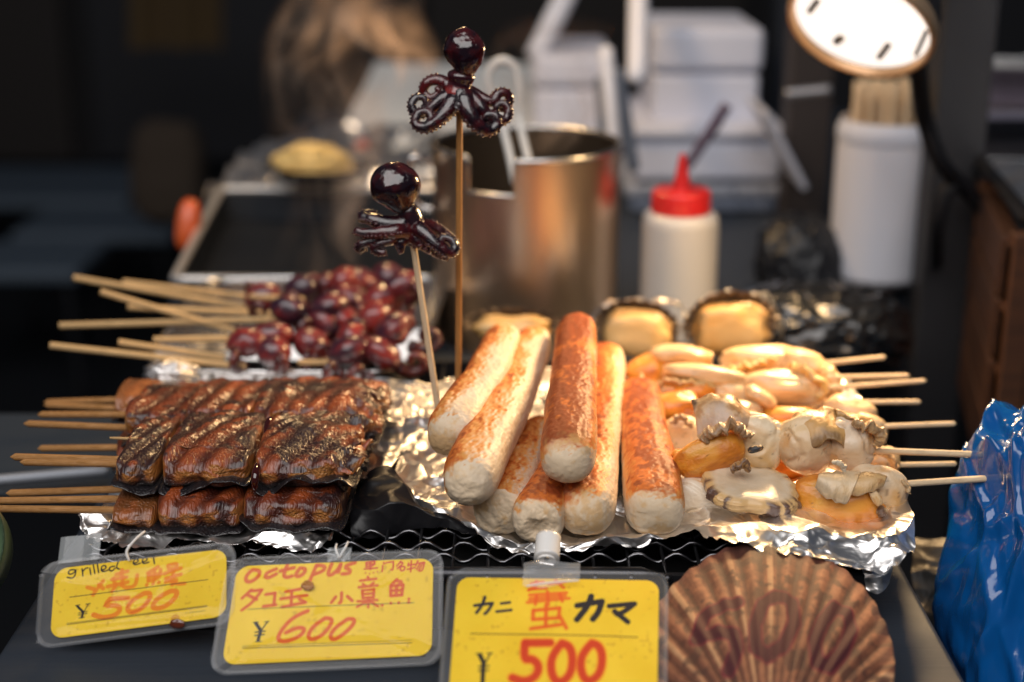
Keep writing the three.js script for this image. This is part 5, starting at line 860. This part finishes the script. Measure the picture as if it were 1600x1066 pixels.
priceCard('yellow price card reading octopus in red marker, middle of the three cards', [[372, 887], [677, 872], [674, 1023], [347, 1040]], 0.739, 0.704, (st, sh) => {
  st(RO, 30, [[[175, 158], [128, 195], [122, 245], [160, 255], [225, 208], [230, 162], [175, 158]], [[352, 152], [290, 172], [268, 210], [292, 224], [352, 190]], [[440, 110], [403, 195], [428, 220], [472, 205]], [[385, 165], [485, 140]], [[532, 142], [496, 188], [512, 214], [560, 190], [575, 145], [532, 142]], [[655, 122], [602, 250]], [[655, 122], [718, 116], [716, 160], [640, 190]], [[770, 110], [738, 178], [756, 204], [810, 165], [838, 112]], [[838, 112], [820, 172]], [[945, 98], [882, 116], [872, 140], [910, 152], [905, 182], [850, 186]]], 0.82);
  st('rgb(206,58,30)', 13, [[[1030, 95], [1095, 85]], [[1095, 85], [1095, 120], [1030, 130]], [[1030, 130], [1030, 95]], [[1062, 90], [1062, 150]], [[1030, 110], [1095, 105]], [[1015, 147], [1115, 137]], [[1025, 177]], [[1055, 182]], [[1085, 174]], [[1115, 167]], [[1160, 95], [1170, 105]], [[1155, 117], [1150, 165]], [[1182, 96], [1235, 88]], [[1235, 88], [1235, 155], [1215, 150]], [[1292, 84], [1260, 122]], [[1288, 95], [1322, 90], [1265, 142]], [[1288, 127], [1325, 120], [1318, 155], [1287, 160], [1288, 127]], [[1350, 98], [1345, 120]], [[1345, 117], [1395, 107]], [[1370, 80], [1365, 165]], [[1340, 147], [1400, 132]], [[1420, 80], [1403, 117]], [[1410, 100], [1470, 92]], [[1470, 92], [1460, 150], [1435, 160]], [[1435, 105], [1410, 147]], [[1455, 102], [1425, 157]]], 0.9);
  st(RO, 25, [[[165, 312], [95, 375]], [[160, 322], [245, 312]], [[245, 312], [190, 395], [92, 465]], [[140, 352], [205, 385]], [[275, 347], [345, 337]], [[345, 337], [335, 420]], [[255, 437], [350, 425]], [[425, 326], [535, 305]], [[388, 380], [585, 352]], [[470, 320], [465, 428]], [[398, 442], [575, 405]], [[528, 382], [562, 400]], [[845, 330], [845, 400], [828, 408]], [[800, 362], [768, 405]], [[888, 357], [925, 390]], [[1262, 225], [1218, 270]], [[1255, 237], [1305, 237], [1278, 262]], [[1215, 277], [1308, 266]], [[1308, 266], [1298, 343]], [[1215, 350], [1298, 343]], [[1215, 277], [1215, 350]], [[1260, 272], [1256, 345]], [[1215, 312], [1303, 305]], [[1150, 422]], [[1215, 406]], [[1275, 402]], [[1350, 398]], [[1352, 372]]], 0.85);
  st(RO, 22, [[[1042, 207], [1050, 225]], [[985, 237], [1105, 222]], [[1005, 262], [1020, 275]], [[1085, 252], [1065, 270]], [[975, 287], [1115, 272]], [[1000, 312], [1090, 302]], [[1090, 302], [1085, 362]], [[1000, 312], [1005, 368]], [[1005, 340], [1085, 332]], [[1005, 368], [1085, 362]], [[965, 395], [1112, 382]], [[1045, 365], [1045, 438]], [[962, 436], [1030, 397]], [[1062, 395], [1118, 430]]], 0.8);
  st('rgb(222,88,16)', 31, [[[590, 470], [480, 512], [385, 620], [357, 688], [420, 702], [530, 660], [572, 605], [520, 590], [425, 632]], [[722, 522], [640, 572], [586, 650], [612, 690], [700, 650], [765, 572], [772, 527], [722, 522]], [[892, 527], [810, 577], [752, 650], [777, 690], [860, 640], [935, 567], [942, 527], [892, 527]]], 0.92);
  sh(BK, 4, [[[138, 459], [1392, 400]]]); sh(BK, 5, [[[95, 750], [1372, 699]]]); sh(BK, 3, [[[95, 735], [1372, 681]]]);
  sh(BK, 24, [[[197, 562], [235, 618]], [[234, 622], [214, 690]]]); sh(BK, 10, [[[285, 553], [237, 620]], [[193, 630], [266, 622]], [[190, 655], [260, 647]]]); sh(BK, 6, [[[176, 559], [216, 555]], [[262, 553], [299, 549]], [[193, 702], [242, 698]]]);
}, [360, 860, 4.848], { margin: [16, 14, 16, 16], extra: (t, pt) => {
  part(t, 'crumb', blob(pt(0.375, 0.24, 0.0042), [0.0034, 0.0026, 0.0018], { bump: (x, y, z) => 0.3 * noise(x * 2.4, y * 2.4, z * 2.4) }), phy([0.42, 0.17, 0.03], 0.5));
  part(t, 'string', merge([sweep(crv([pt(0.52, -0.04, 0.002), pt(0.50, -0.12, 0.003), pt(0.49, -0.22, -0.004)]), 20, 8, () => 0.0007), sweep(crv([pt(0.52, -0.04, 0.002), pt(0.545, -0.13, 0.003), pt(0.55, -0.24, -0.004)]), 20, 8, () => 0.0007)]), std([0.75, 0.75, 0.75], 0.4));
  part(t, 'tape', grid(6, 10, (u, v) => pt(lerp(0.46, 0.58, v), lerp(-0.14, 0.0, u), 0.0035 + 0.0012 * Math.sin(v * 11 + u * 4))), phy([0.8, 0.84, 0.85], 0.15, { transparent: true, opacity: 0.3, side: THREE.DoubleSide, clearcoat: 1 }));
} });
priceCard('tall yellow price card with bold black katakana under the white clip', [[715, 901], [1029, 913], [1026, 1128], [698, 1122]], 0.712, 0.626, (st, sh) => {
  st('rgb(34,34,48)', 24, [[[195, 327], [325, 312]], [[325, 312], [302, 362], [270, 392]], [[270, 262], [255, 322], [208, 382]]]); st('rgb(34,34,48)', 22, [[[390, 316], [452, 309]], [[357, 378], [463, 368]]]);
  st('rgb(228,84,24)', 27, [[[612, 162], [700, 152]], [[650, 142], [640, 200]], [[600, 207], [720, 202]], [[742, 167], [858, 152]], [[790, 142], [848, 200]], [[592, 215], [630, 195]], [[600, 255], [870, 242]], [[582, 312], [888, 287]], [[730, 230], [735, 335]], [[650, 262], [640, 330]], [[820, 252], [838, 310]], [[600, 285], [860, 265]]], 0.68);
  st('rgb(228,92,20)', 30, [[[625, 377], [818, 362]], [[818, 362], [812, 438]], [[625, 377], [622, 445]], [[622, 445], [812, 438]], [[720, 332], [716, 500]], [[607, 514], [828, 490]], [[822, 432], [868, 518]]], 0.85);
  st('rgb(22,22,34)', 46, [[[948, 347], [1128, 318]], [[1128, 318], [1108, 400], [1062, 455]], [[1050, 275], [1036, 340], [945, 455]]]); st('rgb(22,22,34)', 40, [[[1182, 357], [1368, 340]], [[1368, 340], [1290, 405], [1240, 420]], [[1222, 398], [1318, 478]]]);
  sh('rgb(60,40,16)', 7, [[[165, 537], [1390, 592]]]);
  sh(BK, 32, [[[232, 695], [262, 752]], [[258, 765], [248, 990]]]); sh(BK, 11, [[[308, 688], [268, 760]], [[224, 777], [298, 773]], [[224, 806], [296, 803]]]); sh(BK, 8, [[[203, 684], [248, 684]], [[284, 684], [326, 684]]]);
  for (const [w, c, a] of [[74, 'rgb(240,130,20)', 0.75], [52, 'rgb(206,52,14)', 0.92]]) st(c, w, [[[750, 622], [565, 618]], [[565, 618], [548, 742], [620, 730], [672, 790], [645, 860], [560, 895], [470, 862]], [[835, 628], [768, 700], [750, 800], [780, 890], [840, 905], [905, 840], [915, 720], [890, 650], [835, 628]], [[1055, 632], [985, 700], [968, 800], [1000, 890], [1060, 900], [1120, 840], [1135, 720], [1105, 650], [1055, 632]]], a);
}, [700, 880, 4.706], { margin: [16, 12, 15, 14], extra: (t, pt) => {
  part(t, 'tape', grid(12, 20, (u, v) => pt(lerp(0.325, 0.605, v), lerp(-0.09, 0.105, u) - 0.03 * v * (1 - u) - 0.05 * v * u, 0.0045 + 0.0015 * Math.sin(v * 5 + u * 3) + 0.001 * noise(u * 4, v * 6, 3))), phy([0.85, 0.87, 0.88], 0.12, { transparent: true, opacity: 0.24, side: THREE.DoubleSide, clearcoat: 1 }));
  part(t, 'tape_fold', sweep(crv([pt(0.34, 0.115, 0.006), pt(0.46, 0.09, 0.007), pt(0.6, 0.055, 0.006)]), 30, 8, () => 0.0006), phy([0.8, 0.8, 0.8], 0.2, { transparent: true, opacity: 0.6 }));
} });
{ // white clip tube on the front bar
  const a = H(857, 838, 0.748), b = H(854, 876, 0.734), d = a.clone().sub(b).normalize(), t = thing('card_clip', b, 'white plastic clip tube on the grill bar holding the tall card', 'clip');
  part(t, 'tube', merge([rod(b, a, 0.0071, 24), rod(b.clone().addScaledVector(d, -0.001), b.clone().addScaledVector(d, 0.002), 0.0052, 16)]), phy([0.80, 0.78, 0.75], 0.3, { clearcoat: 0.4 }));
  part(t, 'screw', new THREE.SphereGeometry(0.0013, 10, 8).translate(...H(854, 874, 0.726).toArray()), M.blackIron);
  part(t, 'wire_bracket', merge([rod(H(841, 880, 0.734), H(868, 884, 0.734), 0.0014), rod(H(838, 872, 0.742), H(845, 885, 0.734), 0.0012)]), M.steel);
}
// ---------------------------------------------------------------- steam
{
  const a = (f) => { const cv = document.createElement('canvas'); cv.width = cv.height = 256; const x = cv.getContext('2d'), im = x.createImageData(256, 256); for (let j = 0; j < 256; j++) for (let i = 0; i < 256; i++) { const u = i / 256, v = j / 256, wx = fbm(u * 3, v * 3, f, 3), n = fbm(u * 3.4 + 1.6 * wx, v * 3.0 + 1.5 * fbm(u * 3 + 9, v * 3, f, 3), f + 4, 5); const e = sst(0, 0.3, u) * sst(1, 0.7, u) * sst(0, 0.25, v) * sst(1, 0.75, v); const g = 255 * Math.min(1, Math.max(0, e * (0.26 + 0.75 * n))); const o = (j * 256 + i) * 4; im.data[o] = im.data[o + 1] = im.data[o + 2] = g; im.data[o + 3] = 255; } x.putImageData(im, 0, 0); return new THREE.CanvasTexture(cv); };
  const wisps = [[[480, 420], [530, 250], [480, 80], [560, -60], 75, 1.5, 1], [[545, 480], [505, 340], [545, 220], [520, 60], 75, 1.36, 2], [[480, 260], [470, 120], [520, 20], [500, -90], 80, 1.6, 3], [[560, 220], [620, 110], [580, 20], [640, -90], 80, 1.55, 4], [[840, 240], [880, 170], [850, 90], [890, 20], 90, 1.38, 5]];
  const list = wisps.map(([p0, p1, p2, p3, w, hd, f]) => {
    const c = crv([p0, p1, p2, p3].map(([x, y], i) => H(x, y, hd + 0.04 * Math.sin(i * 2 + f))));
    return [grid(30, 16, (u, v) => { const p = c.getPointAt(u); p.x += (v - 0.5) * 2 * w * pxm(hd, 0.1) * (0.8 + 0.4 * u); p.z += 0.05 * Math.sin(v * 5 + u * 4 + f) ; return p; }), a(f)];
  });
  const g = new THREE.Group(); g.name = 'steam'; g.userData.kind = 'stuff'; scene.add(g);
  list.forEach(([geo, am]) => mesh('steam_wisp', geo, std([0.72, 0.50, 0.35], 1, { transparent: true, opacity: 0.55, alphaMap: am, side: THREE.DoubleSide }), g).userData.kind = 'stuff');
}
renderer.render(scene, camera);
